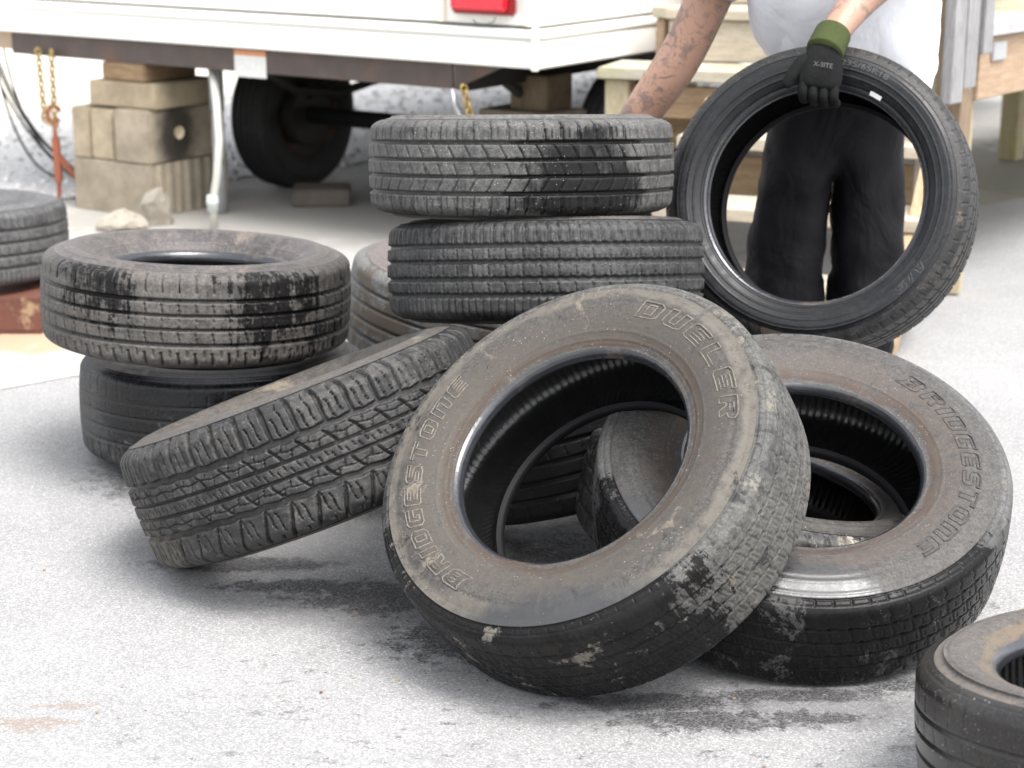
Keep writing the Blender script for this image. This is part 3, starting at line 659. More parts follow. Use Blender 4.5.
# ------------------------------------------------------------------ trailer
CX = Vector((.086, 6.51, 0)); UL = Vector((-.823, .568, 0)).normalized(); VV = Vector((.568, .823, 0)).normalized()
TM = Matrix((( -UL.x, VV.x, 0, CX.x), (-UL.y, VV.y, 0, CX.y), (0, 0, 1, 0), (0, 0, 0, 1)))   # local x: to the right along the rear (0 = corner), y: into the trailer
tr = empty('trailer', CX); tr.rotation_euler = TM.to_3x3().to_euler()
tag(tr, 'white sided trailer with red tail light parked on blocks across the background', 'trailer')
white = NT('trailer_white_paint'); v = white.coord()
wc = white.mix(white.ramp(white.noise(white.coord(scale=(1, 1, 1)), 7, 8, .7), .66, .74), (.83, .82, .78), (.70, .62, .48))
wc = white.mix(white.ramp(white.noise(white.coord(scale=(14, 14, .8)), 4, 6, .7), .5, .8, 0, .5), wc, (.62, .58, .50)); wc = white.mix(white.ramp(white.noise(white.coord(loc=(3, 0, 0), scale=(3, 3, 9)), 3, 7, .7), .70, .78, 0, .7), wc, (.52, .33, .14))
white = white.out(Base_Color=wc, Roughness=.4, Normal=white.bump(white.noise(v, 12, 3), .08, .01))
WD = 3.15; LN = 5.6
mb = MB(); mb.box((-WD, 0, .845), (0, LN, 2.9)); body = mb.build('body', white, tr, bevel=.008)
mb = MB(); mb.box((-WD - .03, -.03, .705), (.03, LN + .03, .80)); mb.build('skirt', white, tr, bevel=.006)
mb = MB(); mb.box((-WD - .036, -.036, .803), (.036, LN + .036, .835)); mb.build('skirt_ledge', white, tr, bevel=.008)
mb = MB(); mb.box((.008, -.052, .70), (.03, -.032, .85)); mb.box((-.41, -.02, .846), (-.385, -.001, 2.88)); mb.box((-.045, -.02, .846), (-.02, -.001, 2.88)); mb.build('corner_trim', simple('trim_cream', (.74, .70, .60), .5, .1), tr, bevel=.003)
steel = simple('frame_steel', (.085, .068, .062), .65, .35, 10, .3, .3, 90, dirt=(.13, .075, .05), dirt_lo=.5, dirt_hi=.75)
mb = MB(); mb.box((-2.66, .0, .612), (-.36, .012, .700)); mb.box((-2.66, .012, .612), (-.36, .07, .622)); mb.box((-2.66, .012, .692), (-.36, .07, .702)); mb.build('frame_rail', steel, tr, bevel=.002)
mb = MB()
for x in (-2.6, -.37):
    mb.box((x - .03, .075, .60), (x + .03, LN - .2, .70))
for k in range(6): mb.box((-2.565, .5 + k * .8, .63), (-.405, .55 + k * .8, .70))
mb.box((-2.9, .1, .69), (-.05, LN - .1, .703))
mb.build('chassis', simple('chassis_black', (.02, .018, .017), .7), tr)
mb = MB(); mb.add([(-.355, .004, .612), (-.355, .004, .70), (-.15, .004, .70), (-.355, .02, .612), (-.355, .02, .70), (-.15, .02, .70)], [(0, 1, 2), (5, 4, 3), (0, 3, 4, 1), (1, 4, 5, 2), (2, 5, 3, 0)]); mb.build('gusset', steel, tr)
mb = MB(); mb.box((-2.9, .03, .625), (-2.67, .06, .70)); mb.build('outrigger', simple('outrigger_tan', (.36, .27, .19), .7), tr, bevel=.003)
# warning sticker
t = NT('sticker'); tc = t.node('ShaderNodeTexCoord'); sx = t.node('ShaderNodeSeparateXYZ'); t.t.links.new(tc.outputs['Object'], sx.inputs[0])
ln = t.ramp(t.math('SINE', t.math('MULTIPLY', sx.outputs['Z'], 700)), .2, .5); br = t.ramp(t.noise(t.coord(scale=(60, 1, 110)), 1.2, 3), .45, .5)
c = t.mix(t.math('MULTIPLY', t.math('MULTIPLY', ln, br), .45), (.62, .62, .60), (.2, .2, .2))
c = t.mix(t.ramp(sx.outputs['Z'], .675, .677), c, (.5, .20, .08))
mb = MB(); mb.box((-1.395, -.004, .594), (-1.235, -.0005, .696)); mb.build('warning_sticker', t.out(Base_Color=c, Roughness=.45), tr)
# tail light
tl = MB(); tl.box((-.345, -.03, .880), (-.082, -.001, 1.02)); tlo = tl.build('taillight', simple('taillight_base', (.25, .02, .02), .5), tr, bevel=.008)
t = NT('red_lens'); lens = t.out(Base_Color=(.75, .008, .03), Roughness=.15, Transmission_Weight=.15, Normal=t.bump(t.voro(t.coord(), 90), .3, .004), Coat_Weight=.5)
mb = MB(); mb.box((-.335, -.055, .890), (-.092, -.031, 1.012)); mb.build('lens', lens, tlo, bevel=.014, seg=3)
mb = MB(); mb.box((-.245, -.057, .952), (-.18, -.0555, .975)); mb.build('reflector', simple('reflector_white', (.8, .8, .8), .3), tlo)
wire = simple('green_wire', (.10, .16, .13), .5); mb = MB(); mb.tube([(-.15, -.034, .875), (-.155, -.037, .858), (-.19, -.038, .848), (-.23, -.037, .85), (-.245, -.034, .862)], .0025, 6); mb.build('wire', wire, tlo, sm=True)
# wheels and axle
blk = simple('trailer_tyre_black', (.014, .014, .014), .7, .3, 20, dirt=(.06, .055, .05), dirt_lo=.6, dirt_hi=.8)
def wheel(xl):
    w = empty('wheel', (xl, .885, .325)); w.parent = tr; w.rotation_euler = (0, math.pi / 2, 0)
    prof_ = half_profile(.325, .2, .19); P = catmull(prof_, 6); th = np.linspace(0, 2 * math.pi, 300, endpoint=False)
    full = np.vstack([(P[1:] * [1, -1])[::-1], P]); v = full[:, 1] / .08
    inn = np.where(np.abs(v) < .9, 1, 0) * np.max(np.stack([np.exp(-((v - q) / .06) ** 2) for q in (-.6, -.2, .2, .6)]), 0)
    wav = 1 + .0 * th[:, None]
    rr = full[:, 0][None] - .008 * inn[None] * wav
    G = np.stack([rr * np.cos(th)[:, None], rr * np.sin(th)[:, None], np.broadcast_to(full[:, 1], rr.shape)], -1)
    link('tyre', grid_mesh(G, np.broadcast_to(inn, rr.shape)), blk, w)
    m = MB(); m.lathe([(.198, -.085), (.192, -.07), (.175, -.06), (.172, .0), (.12, .02), (.06, .03), (.0, .03)], n=40); m.lathe([(.198, .085), (.192, .07), (.172, .05), (.12, .025), (.0, .025)], n=40)
    m.build('rim', simple('rim_dark', (.035, .028, .026), .6, .3, dirt=(.09, .045, .03), dirt_lo=.5, dirt_hi=.7), w, sm=True)
    m = MB(); m.lathe([(.0, .10), (.13, .10), (.135, .03), (.0, .03)], n=32); m.build('brake_drum', simple('drum_dark', (.02, .018, .017), .7), w)
wheel(-1.88); wheel(-.13)
mb = MB(); mb.tube([(-1.80, .885, .325), (-.2, .885, .325)], .038, 14); mb.build('axle', simple('axle_black', (.012, .012, .012), .6), tr, sm=True)
mb = MB()
for x in (-1.62, -.37):
    mb.tube([(x, .35, .6), (x, .6, .47), (x, .885, .43), (x, 1.2, .47), (x, 1.45, .6)], .02, 8)
mb.build('leaf_spring', simple('spring_black', (.015, .014, .013), .7), tr, sm=True)
mb = MB(); mb.tube([(-1.72, .80, .41), (-1.5, .78, .52), (-1.3, .72, .58), (-1.15, .7, .62)], .011, 8); mb.build('brake_hose', simple('hose_black', (.012, .012, .012), .5), tr, sm=True)

# ------------------------------------------------------------------ chains
brass = simple('zinc_gold_chain', (.36, .25, .09), .4, .35, 30, .5, .1, 90)
def chain(label, pts, n, parent_extra=None):
    pts = [Vector(p) for p in pts]
    root = empty('chain', pts[-1])
    tag(root, label, 'chain', 'gold chains hanging from the trailer')
    L = [0]
    for a, b in zip(pts, pts[1:]): L.append(L[-1] + (b - a).length)
    mb = MB()
    for i in range(n):
        s = (i + .5) / n * L[-1]; k = max(j for j in range(len(L) - 1) if L[j] <= s); f = (s - L[k]) / (L[k + 1] - L[k]); p = pts[k].lerp(pts[k + 1], f); d = (pts[k + 1] - pts[k]).normalized()
        side = d.cross(Vector((.8, .6, 0)) if i % 2 else Vector((-.6, .8, 0))).normalized(); hl = L[-1] / n * .72
        ring = []
        for q in range(14):
            a = 2 * math.pi * q / 14; ring.append(p + d * math.cos(a) * hl + side * math.sin(a) * .0125 - root.location)
        mb.tube(ring, .0042, 7, True)
    mb.build('link', brass, root, sm=True)
    return root
b0 = CX + UL * 2.49; b1 = CX + UL * 2.41
ch = chain('gold chain with an orange load binder hanging at the left end of the trailer', [(b0.x, b0.y - .03, .64), (b0.x + .01, b0.y - .03, .35), (b0.x + .055, b0.y - .04, .33), (b1.x, b1.y - .03, .64)], 30)
org = simple('binder_orange_paint', (.27, .085, .045), .6, .25, 20, dirt=(.25, .13, .08), dirt_lo=.6, dirt_hi=.7)
bx = b0 + Vector((.04, -.03, 0)) - ch.location
def bp(dx, z): return (bx.x + dx, bx.y - .01, z - ch.location.z)
mb = MB(); ring = [(bx.x + .012 + .026 * math.cos(a), bx.y - .01, .375 - ch.location.z + .035 * math.sin(a)) for a in np.linspace(.3, 5.6, 12)]; mb.tube(ring, .009, 8)
mb.tube([bp(.01, .335), bp(.012, .26)], .009, 8); hook = mb.build('hook', org, ch, sm=True)
mb = MB(); mb.bar(bp(.012, .28), bp(.016, .09), .032, .03); mb.bar(bp(.016, .1), bp(.012, .02), .018, .018); mb.bar(bp(.02, .2), bp(.085, .115), .026, .024); mb.bar(bp(.08, .125), bp(.115, -.0 + .012), .018, .018); mb.build('binder_lever', org, ch, bevel=.004)
c2 = CX + UL * .30
ch2 = chain('short gold chain with a snap hook under the tail light corner', [(c2.x - .01, c2.y - .03, .63), (c2.x + .02, c2.y - .035, .50), (c2.x + .0, c2.y - .04, .40)], 11)
mb = MB(); q0 = Vector((c2.x - .05, c2.y - .02, .62)) - ch2.location; mb.tube([q0, q0 + Vector((.008, -.005, -.06)), q0 + Vector((.03, -.01, -.10)), q0 + Vector((.06, -.01, -.12))], .009, 8); mb.build('hook', simple('hook_grey', (.35, .35, .36), .4, .2, metal=.8), ch2, sm=True)

# ------------------------------------------------------------------ blocks
def cmu(name, seed, a, stain=None):
    t = NT(name); v = t.coord(loc=(seed, seed * 2, 0)); n = t.noise(v, 9, 8, .7); p = t.noise(v, 220, 3, .7); a = [a[0] * .82, a[1] * .785, a[2] * .72]
    c = t.mix(t.ramp(n, .3, .7), [x * .72 for x in a], [x * 1.1 for x in a]); c = t.mix(t.ramp(p, .55, .75, 0, .5), c, [x * .45 for x in a])
    if stain:
        sp = t.node('ShaderNodeVectorMath', operation='LENGTH'); t.set(sp.inputs[0], t.coord(loc=(-stain[0] * 9, -stain[1] * 9, -stain[2] * 6), scale=(9, 9, 6)))
        c = t.mix(t.ramp(t.math('MULTIPLY_ADD', t.noise(t.coord(), 20, 5), .5, sp.outputs['Value']), .75, 1.7, .95, 0), c, (.03, .027, .024))
    return t.out(Base_Color=c, Roughness=.95, Normal=t.bump(p, .6, .005), Specular_IOR_Level=.15)
BC = Vector((-1.447, 7.5, 0))
def block(name, label, x0, x1, y0, y1, z0, z1, m, flutes=None, hole=None, cat='block', group='grey blocks propping the trailer', jig=0., M0=None):
    """x to the left along the trailer's rear, y into the depth"""
    ctr = BC + UL * ((x0 + x1) / 2) + VV * ((y0 + y1) / 2)
    o = empty('tmp'); bpy.data.objects.remove(o)
    hx, hy, h = (x1 - x0) / 2, (y1 - y0) / 2, z1 - z0
    me_m = MB()
    me_m.box((-hx, -hy, 0), (hx, hy, h))
    ob = me_m.build(name, m, None, bevel=.006)
    bm = bmesh.new(); bm.from_mesh(ob.data)
    if flutes:
        bm.free(); mm = MB(); n = flutes * 4; outl = [(-hx, -hy)]
        outl = []
        for k in range(n + 1):      # fluted face on local +x side, towards the viewer's right
            y = -hy + 2 * hy * k / n; outl.append((hx - (.008 if (k // 2) % 2 else 0) * (0 < k < n), y))
        outl += [(-hx, hy), (-hx, -hy)]
        N = len(outl); mm.add([(x, y, 0) for x, y in outl] + [(x, y, h) for x, y in outl], [tuple(range(N))[::-1], tuple(range(N, 2 * N))] + [(i, (i + 1) % N, N + (i + 1) % N, N + i) for i in range(N)])
        bpy.data.objects.remove(ob); ob = mm.build(name, m, None)
    else: bm.free()
    ob.location = (ctr.x, ctr.y, z0); ob.rotation_euler = (0, 0, math.atan2(-UL.y, -UL.x) + jig)
    return tag(ob, label, cat, group)
g1 = (.40, .36, .30)
block('concrete_block', 'large grey block at the bottom of the left prop, rough plain face', 0, .44, 0, .215, .004, .215, cmu('block_grey_one', 1, g1), 4)
block('concrete_block', 'fluted bottom block behind the rough plain one, beside the white pipe', 0, .44, .218, .45, .004, .214, cmu('block_grey_two', 2, (.37, .335, .28)), 4)
block('concrete_block', 'slim upright block at the outer left of the middle course', .345, .44, .0, .21, .218, .425, cmu('block_tan_one', 3, (.47, .41, .32)))
block('concrete_block', 'slim upright block between its twin and the stained block', .21, .34, .01, .22, .218, .422, cmu('block_tan_two', 4, (.49, .43, .335)))
sb = block('concrete_block', 'middle block with a soot-black stain around a small hole', .0, .195, 0, .42, .218, .430, cmu('block_stained', 5, (.42, .375, .31), (.10, -.05, .11)), None)
mb = MB(); mb.lathe([(.0, 0), (.014, 0), (.024, .004), (.027, .012)], Matrix.Translation((.0985, -.05, .115)) @ Matrix.Rotation(math.pi / 2, 4, 'Y') , 16); mb.build('plug', simple('plug_pale', (.5, .42, .3), .9), sb, sm=True)
block('concrete_block', 'flat tan slab block lying across the top of the left prop', -.01, .36, .03, .40, .434, .535, cmu('block_slab', 6, (.41, .355, .27)), None, jig=.03)
brown = wood('timber_brown', (.24, .155, .085), (.36, .25, .15), (1, 1, 6))
block('wooden_block', 'brown timber block wedged between the tan slab and trailer rail', .06, .30, .05, .35, .538, .610, brown, cat='timber', group='timber blocks under the trailer')
# right prop
RC = Vector((.01, 7.12, 0)); 
def rblock(name, label, sx, sy, z0, z1, m, dx=0., cat='block', group='grey blocks propping the trailer'):
    mm = MB(); mm.box((-sx / 2, -sy / 2, 0), (sx / 2, sy / 2, z1 - z0)); ob = mm.build(name, m, None, bevel=.005)
    ob.location = (RC.x + .07 + dx, RC.y, z0); ob.rotation_euler = (0, 0, R(-34.6)); return tag(ob, label, cat, group)
rblock('concrete_block', 'lowest grey block of the prop hidden behind the centre tyre stack', .4, .4, .004, .225, cmu('block_hid_one', 8, g1), .0)
rblock('concrete_block', 'upper grey block under the plank behind the centre tyre stack', .4, .4, .228, .452, cmu('block_hid_two', 9, g1), .0)
rblock('wooden_plank', 'weathered plank under the timber block behind the centre tyre stack', .34, .24, .455, .492, wood('plank_grey', (.30, .25, .18), (.42, .36, .27), (6, 1, 1)), .0, 'timber', 'timber blocks under the trailer')
rblock('wooden_block', 'square timber block between plank and trailer behind the centre tyre stack', .17, .17, .495, .625, wood('timber_dark', (.17, .13, .085), (.27, .21, .14), (6, 1, 1)), .03, 'timber', 'timber blocks under the trailer')
# paver
mb = MB(); mb.box((-.12, -.10, 0), (.12, .10, .07)); p = mb.build('concrete_paver', cmu('paver_grey', 7, (.17, .155, .14)), None, bevel=.006); p.location = (-.80, 7.86, .004); p.rotation_euler = (0, 0, .06)
tag(p, 'dark grey paver lying on the slab beside the trailer wheel', 'paver')
# broken chunks
def chunk(label, loc_, sx, sy, sz, seed, m):
    bm = bmesh.new(); bmesh.ops.create_icosphere(bm, subdivisions=3, radius=1); r = random.Random(seed)
    cuts = [Vector((r.uniform(-1, 1), r.uniform(-1, 1), r.uniform(-.4, 1))).normalized() for _ in range(9)]
    for vtx in bm.verts:
        for c_ in cuts:
            d_ = vtx.co.dot(c_)
            if d_ > .62: vtx.co -= c_ * (d_ - .62)
        vtx.co *= 1 + .05 * math.sin(vtx.co.x * 9 + seed) * math.cos(vtx.co.z * 11) + .07 * math.sin(vtx.co.y * 23 + vtx.co.x * 17) + r.uniform(-.035, .035)
        vtx.co = Vector((vtx.co.x * sx, vtx.co.y * sy, max(vtx.co.z, -.6) * sz))
    me = bpy.data.meshes.new('concrete_chunk'); bm.to_mesh(me); bm.free(); o = link('concrete_chunk', me, m); o.location = loc_; return tag(o, label, 'rubble', 'broken concrete chunks by the block prop')
chunk('pale cream rough chunk lying in front of the block prop', (-1.53, 7.28, .035), .115, .08, .055, 3, cmu('chunk_cream', 11, (.46, .44, .40)))
chunk('grey pointed chunk leaning on the bottom block, right of the cream one', (-1.42, 7.38, .055), .08, .07, .10, 8, cmu('chunk_grey', 12, (.36, .34, .31)))
# rusty beam under the edge tyre
rust = simple('rusty_red_paint', (.12, .048, .034), .7, .35, 9, .1, .4, 60, dirt=(.30, .20, .12), dirt_lo=.6, dirt_hi=.68)
mb = MB(); mb.box((-.55, -.15, 0), (.30, .15, .014)); mb.box((-.55, -.008, .014), (.30, .008, .100)); mb.box((-.55, -.15, .100), (.30, .15, .114)); mb.box((-.552, -.152, .012), (.302, -.142, .103))
o = mb.build('steel_beam', rust, None, bevel=.002); o.location = (-1.73, 5.72, .0); tag(o, 'rusty red steel beam lying under the grey tyre at the left edge', 'beam')
# pipes
pv = simple('pvc_white', (.45, .44, .40), .45, .08, 14, dirt=(.45, .43, .38), dirt_lo=.6, dirt_hi=.75)
dp = empty('drain_pipe', (-1.155, 7.2, 0)); tag(dp, 'white plastic pipe bowing down to the slab in front of the block prop', 'pipe')
mb = MB(); mb.tube([(-.03, .31, .64), (-.02, .25, .59), (.015, .10, .50), (.035, 0, .36), (.02, 0, .22), (.004, 0, .14), (0, 0, .004)], .0155, 14); mb.build('pipe', pv, dp, sm=True)
mb = MB(); mb.lathe([(.0165, .085), (.022, .088), (.023, .115), (.025, .118), (.025, .128), (.023, .131), (.022, .15), (.0165, .153)], n=20); mb.build('coupling', simple('pvc_coupling', (.46, .49, .475), .4, .06), dp, sm=True)
mb = MB(); mb.tube([(-1.19, 7.63, .66), (-1.19, 7.63, .5), (-1.19, 7.63, .42)], .03, 16); mb.tube([(-1.19, 7.63, .42), (-1.19, 7.63, .004)], .026, 16)
tag(mb.build('vent_pipe', simple('pipe_grey', (.33, .34, .35), .5, .15, dirt=(.12, .14, .10), dirt_lo=.5, dirt_hi=.7), None, sm=True), 'grey thicker pipe standing straight behind the white bowed pipe', 'pipe')
# cables
for i, (x0, x1, zz) in enumerate(((-2.33, -1.92, .30), (-2.31, -1.88, .22), (-2.35, -1.90, .26), (-2.36, -2.1, .1), (-2.34, -2.0, .17))):
    pts = []
    for k in range(14):
        f = k / 13; pts.append((x0 + (x1 - x0) * f ** 1.5 + .012 * i, 8.35 + .05 * i, .012 + max(0, (.72 - .0) * (1 - f) ** (1.6 + .15 * i)) + zz * f * (1 - f) * .8))
    mb = MB(); mb.tube(pts, .0055, 7)
    tag(mb.build('black_cable', simple('cable_black', (.02, .02, .02), .5), None, sm=True) , 'thin black cable drooping from the trailer to the gravel at far left', 'cable', 'black cables drooping at the far left')

# ------------------------------------------------------------------ wooden stairs and deck
SR = Vector((.94, -.342, 0)); SA = Vector((.342, .94, 0)); SO = Vector((.29, 6.5, 0))
st = empty('wooden_staircase', SO); st.rotation_euler = (0, 0, math.atan2(SR.y, SR.x))
tag(st, 'pale timber steps with a wide landing behind the man', 'stairs')
W1 = wood('timber_pale', (.50, .43, .33), (.64, .57, .46), (1.2, 8, 8)); W2 = wood('timber_tread', (.46, .42, .33), (.60, .55, .45), (1.2, 8, 8), green=.5); W3 = wood('timber_brown_board', (.36, .24, .14), (.50, .36, .22), (1.2, 8, 8)); W4 = wood('timber_upright', (.46, .38, .25), (.6, .52, .37), (8, 8, 1.2), green=.4)  # W3 is a browner timber for the cross boards
def sbox(name, lo, hi, m, bev=.004):
    mb = MB(); mb.box(lo, hi); return mb.build(name, m, st, bevel=bev)
sbox('tread', (0, 0, .672), (1.25, .29, .710), W2)
sbox('riser', (.17, .292, .712), (1.25, .33, .856), W1); sbox('tread', (.16, .27, .858), (1.25, .58, .892), W1)
sbox('riser', (.17, .59, .894), (1.25, .63, 1.05), W1); sbox('tread', (.16, .57, 1.052), (1.25, 1.6, 1.09), W1)
sbox('side_panel', (.17, .335, .40), (.205, .585, .855), W1)
for x in (.02, 1.17): sbox('post', (x, .03, .004), (x + .085, .115, .670), W4)
sbox('cross_board', (.106, .06, .54), (1.168, .095, .650), W3); sbox('cross_board', (.1, .30, .40), (1.16, .33, .535), W3); sbox('cross_board', (.1, .30, .25), (1.16, .33, .385), W3)
for k, z in enumerate((.53, .35, .17)):
    y = -.28 * (k + 1); sbox('tread', (.36, y, z - .038), (1.235, y + .27, z), W1)
def stringer(x):
    mb = MB(); pts = [(-1.02, .004), (-.86, .004), (.0, .52), (.0, .668), (-.06, .668)]
    N = len(pts); mb.add([(x, p_[0], p_[1] - .0) for p_ in pts] + [(x + .038, p_[0], p_[1]) for p_ in pts], [tuple(range(N)), tuple(range(N, 2 * N))[::-1]] + [(i, (i + 1) % N, N + (i + 1) % N, N + i) for i in range(N)])
    # keep the stringer below the treads
    mb.v = [(a, b, c_ - .04 if 0 < c_ - .004 else c_) for a, b, c_ in mb.v]
    mb.build('stringer', wood('stringer_brown', (.40, .27, .16), (.56, .41, .26), (8, 3, 3)), st)
stringer(.40); stringer(1.15)
sbox('post', (.79, -.25, .004), (.84, -.2, .305), W4)
sbox('kickboard', (.44, -.82, .004), (1.14, -.79, .128), W2)
# deck to the right
DK = SO + SR * 1.27 + Vector((.0, .02, 0)); DD = Vector((.63, .777, 0)).normalized()
dk = empty('wooden_deck', DK); dk.rotation_euler = (0, 0, math.atan2(DD.y, DD.x))
tag(dk, 'raised wooden deck on posts at the right edge beyond the man', 'deck')
def dbox(name, lo, hi, m, bev=.004):
    mb = MB(); mb.box(lo, hi); return mb.build(name, m, dk, bevel=bev)
W5 = wood('beam_reddish', (.42, .29, .19), (.55, .41, .29), (1.2, 8, 8)); W6 = wood('board_weathered', (.26, .255, .26), (.42, .41, .41), (8, 8, 1.0)); W7 = wood('board_weathered_flat', (.45, .44, .43), (.62, .61, .60), (1.0, 8, 8))
dbox('front_beam', (.02, 0, .645), (6.2, .04, .845), W5)
for k in range(9): dbox('deck_board', (-.0, -.03 + k * .145, .848), (6.25, .105 + k * .145, .886), W7 if k == 0 else W2)
dbox('rear_beam', (.02, 1.22, .645), (6.2, 1.26, .845), W5)
for x in (2.3, 4.0, 5.5): dbox('post', (x + .56, .045, .004), (x + .65, .135, .843), W4); dbox('post', (x + .56, 1.12, .004), (x + .65, 1.21, .843), W4)
dbox('corner_post', (-.075, .01, .45), (.015, .10, 1.9), wood('post_brown', (.25, .18, .12), (.34, .26, .18), (8, 8, 1.2)))
dbox('bracket', (.10, -.012, .765), (.20, -.001, .825), simple('galvanised', (.55, .56, .57), .4, .15, 20, .7), .004)
for x, z0, z1 in ((-.16, .70, 1.8), (-.25, .66, 1.8)):
    mb = MB(); mb.box((x, -.04, z0), (x + .085, -.005, z1)); mb.build('baluster', W6, dk, bevel=.003)
mb = MB(); mb.box((-.05, -.045, .80), (.02, -.005, 1.8)); mb.build('baluster', W6, dk, bevel=.003)
# pale boards leaning under the landing
mb = MB(); mb.box((1.09, .0, .004), (1.165, .03, .66)); 
pb = mb.build('upright_board', wood('board_white', (.70, .67, .60), (.8, .78, .72), (8, 8, 1)), st, bevel=.003)

# ------------------------------------------------------------------ person
pr = empty('person', (.80, 4.68, 0)); tag(pr, 'person in white t-shirt, black trousers and dark work gloves bending to lift tyres', 'person')
PO = pr.location
def skin_obj(name, V, E, rad, m, parent, sub=2, root=0, org=PO):
    me = bpy.data.meshes.new(name); me.from_pydata([Vector(p) - org for p in V], E, []); me.update()
    o = link(name, me, m, parent)
    o.modifiers.new('skin', 'SKIN'); 
    for i, r in enumerate(rad):
        s = me.skin_vertices[0].data[i]; s.radius = r if isinstance(r, tuple) else (r, r); s.use_root = (i == root)
    o.modifiers['skin'].use_smooth_shade = True; o.modifiers['skin'].branch_smoothing = .6
    md = o.modifiers.new('sub', 'SUBSURF'); md.levels = sub; md.render_levels = sub
    return o
def skin_mat():
    t = NT('tattooed_skin'); v = t.coord()
    c = t.mix(t.noise(v, 14, 5), (.31, .178, .125), (.42, .25, .18))
    # tattoo ink: shaded patches, outlines and small marks
    a = t.ramp(t.noise(v, 19, 5, .6, .8), .54, .62); l1 = t.ramp(t.math('ABSOLUTE', t.math('SUBTRACT', t.noise(t.coord(loc=(3, 1, 2)), 30, 2, .4, 1.4), .5)), .012, .032, 1, 0)
    w = t.node('ShaderNodeTexWave'); w.wave_type = 'RINGS'; t.set(w.inputs['Vector'], t.coord(loc=(.3, .2, .9))); w.inputs['Scale'].default_value = 8; w.inputs['Distortion'].default_value = 9; w.inputs['Detail'].default_value = 1.5; w.inputs['Detail Scale'].default_value = 2.2
    l2 = t.ramp(w.outputs['Fac'], .80, .92)
    ar = t.ramp(t.noise(t.coord(loc=(2, 8, 4)), 8, 3), .38, .50); ar2 = t.ramp(t.noise(t.coord(loc=(9, 8, 1)), 9, 3), .46, .56)
    k = t.math('MAXIMUM', t.math('MULTIPLY', a, .8), t.math('MULTIPLY', l1, t.math('MULTIPLY', ar, .7))); k = t.math('MAXIMUM', k, t.math('MULTIPLY', l2, ar2))
    k = t.math('MULTIPLY', k, t.ramp(t.noise(t.coord(loc=(4, 4, 9)), 260, 2), .2, .6, .6, 1.))
    c = t.mix(t.math('MULTIPLY', k, .72), c, (.06, .062, .068))
    return t.out(Base_Color=c, Roughness=.5, Subsurface_Weight=.08, Subsurface_Radius=(.01, .004, .002), Normal=t.bump(t.noise(v, 220, 3), .15, .002))
SK = skin_mat()
BV = [(.80, 4.70, .78), (.79, 4.66, .92), (.76, 4.54, 1.06), (.73, 4.40, 1.20), (.72, 4.34, 1.27),       # 0-4 pelvis..neck base
      (.70, 4.27, 1.34), (.69, 4.22, 1.43), (.69, 4.17, 1.40),                                              # 5 neck, 6 head, 7 nose/face
      (.57, 4.44, 1.22), (.50, 4.47, 1.18), (.452, 4.50, 1.06), (.415, 4.515, .965), (.368, 4.53, .885), (.285, 4.56, .765), (.255, 4.57, .69),   # right arm 8-14
      (.87, 4.32, 1.25), (.92, 4.27, 1.24), (.88, 4.30, 1.185), (.776, 4.235, 1.106), (.714, 4.165, 1.044), (.677, 4.12, .992), (.670, 4.104, .952),    # left arm 15-21
      (.715, 4.72, .72), (.69, 4.68, .46), (.675, 4.72, .10), (.66, 4.60, .05),                             # right leg 22-25
      (.885, 4.72, .72), (.90, 4.68, .46), (.895, 4.72, .10), (.91, 4.60, .05)]
BE = [(0,1),(1,2),(2,3),(3,4),(4,5),(5,6),(6,7),(3,8),(8,9),(9,10),(10,11),(11,12),(12,13),(13,14),(3,15),(15,16),(16,17),(17,18),(18,19),(19,20),(20,21),(0,22),(22,23),(23,24),(24,25),(0,26),(26,27),(27,28),(28,29)]
BRd = [.12,.125,.15,.16,.09,.062,.095,.055, .085,.066,.058,.056,.058,.046,.036, .085,.066,.058,.046,.036,.031,.030, .095,.065,.045,.035, .095,.065,.045,.035]
skin_obj('body', BV, BE, BRd, SK, pr)
# hair and ears on the head
mb = MB(); 
bm = bmesh.new(); bmesh.ops.create_uvsphere(bm, u_segments=24, v_segments=14, radius=.112)
for vt in list(bm.verts):
    if vt.co.z < -.01 - .25 * (vt.co.y < -.03) * 0 and vt.co.y < .03: vt.co *= .86
me = bpy.data.meshes.new('hair'); bm.to_mesh(me); bm.free(); smooth(me)
ho = link('hair', me, simple('dark_hair', (.03, .022, .018), .7), pr); ho.location = Vector((.69, 4.24, 1.46)) - PO
# trousers
def wrinkle_disp(o, scale, strength, mid=.5):
    tx = bpy.data.textures.new('folds', 'CLOUDS'); tx.noise_scale = scale; tx.noise_depth = 2
    d = o.modifiers.new('folds', 'DISPLACE'); d.texture = tx; d.strength = strength; d.mid_level = mid; d.texture_coords = 'LOCAL'
def cloth(name, c, var, scale, bump, bd, rough, sheen=.1, spec=.2):
    t = NT(name); v = t.coord(scale=(1, 1, .55)); n = t.noise(v, scale, 4, .5, .8); f = t.noise(t.coord(), 600, 2)
    cc = t.mix(t.noise(t.coord(), 5, 5), [x * (1 - var) for x in c], [x * (1 + var) for x in c])
    nb = t.bump(f, .15, .001, t.bump(n, bump, bd))
    return t.out(Base_Color=cc, Roughness=rough, Normal=nb, Sheen_Weight=sheen, Specular_IOR_Level=spec)
BLK = cloth('black_twill', (.0065, .0065, .008), .3, 8, .8, .03, .65, .0, .16)
TV = [(.80, 4.64, 1.04), (.80, 4.70, .82), (.715, 4.72, .68), (.695, 4.69, .46), (.685, 4.71, .24), (.675, 4.73, .07), (.895, 4.72, .68), (.90, 4.69, .46), (.895, 4.71, .24), (.895, 4.73, .07)]
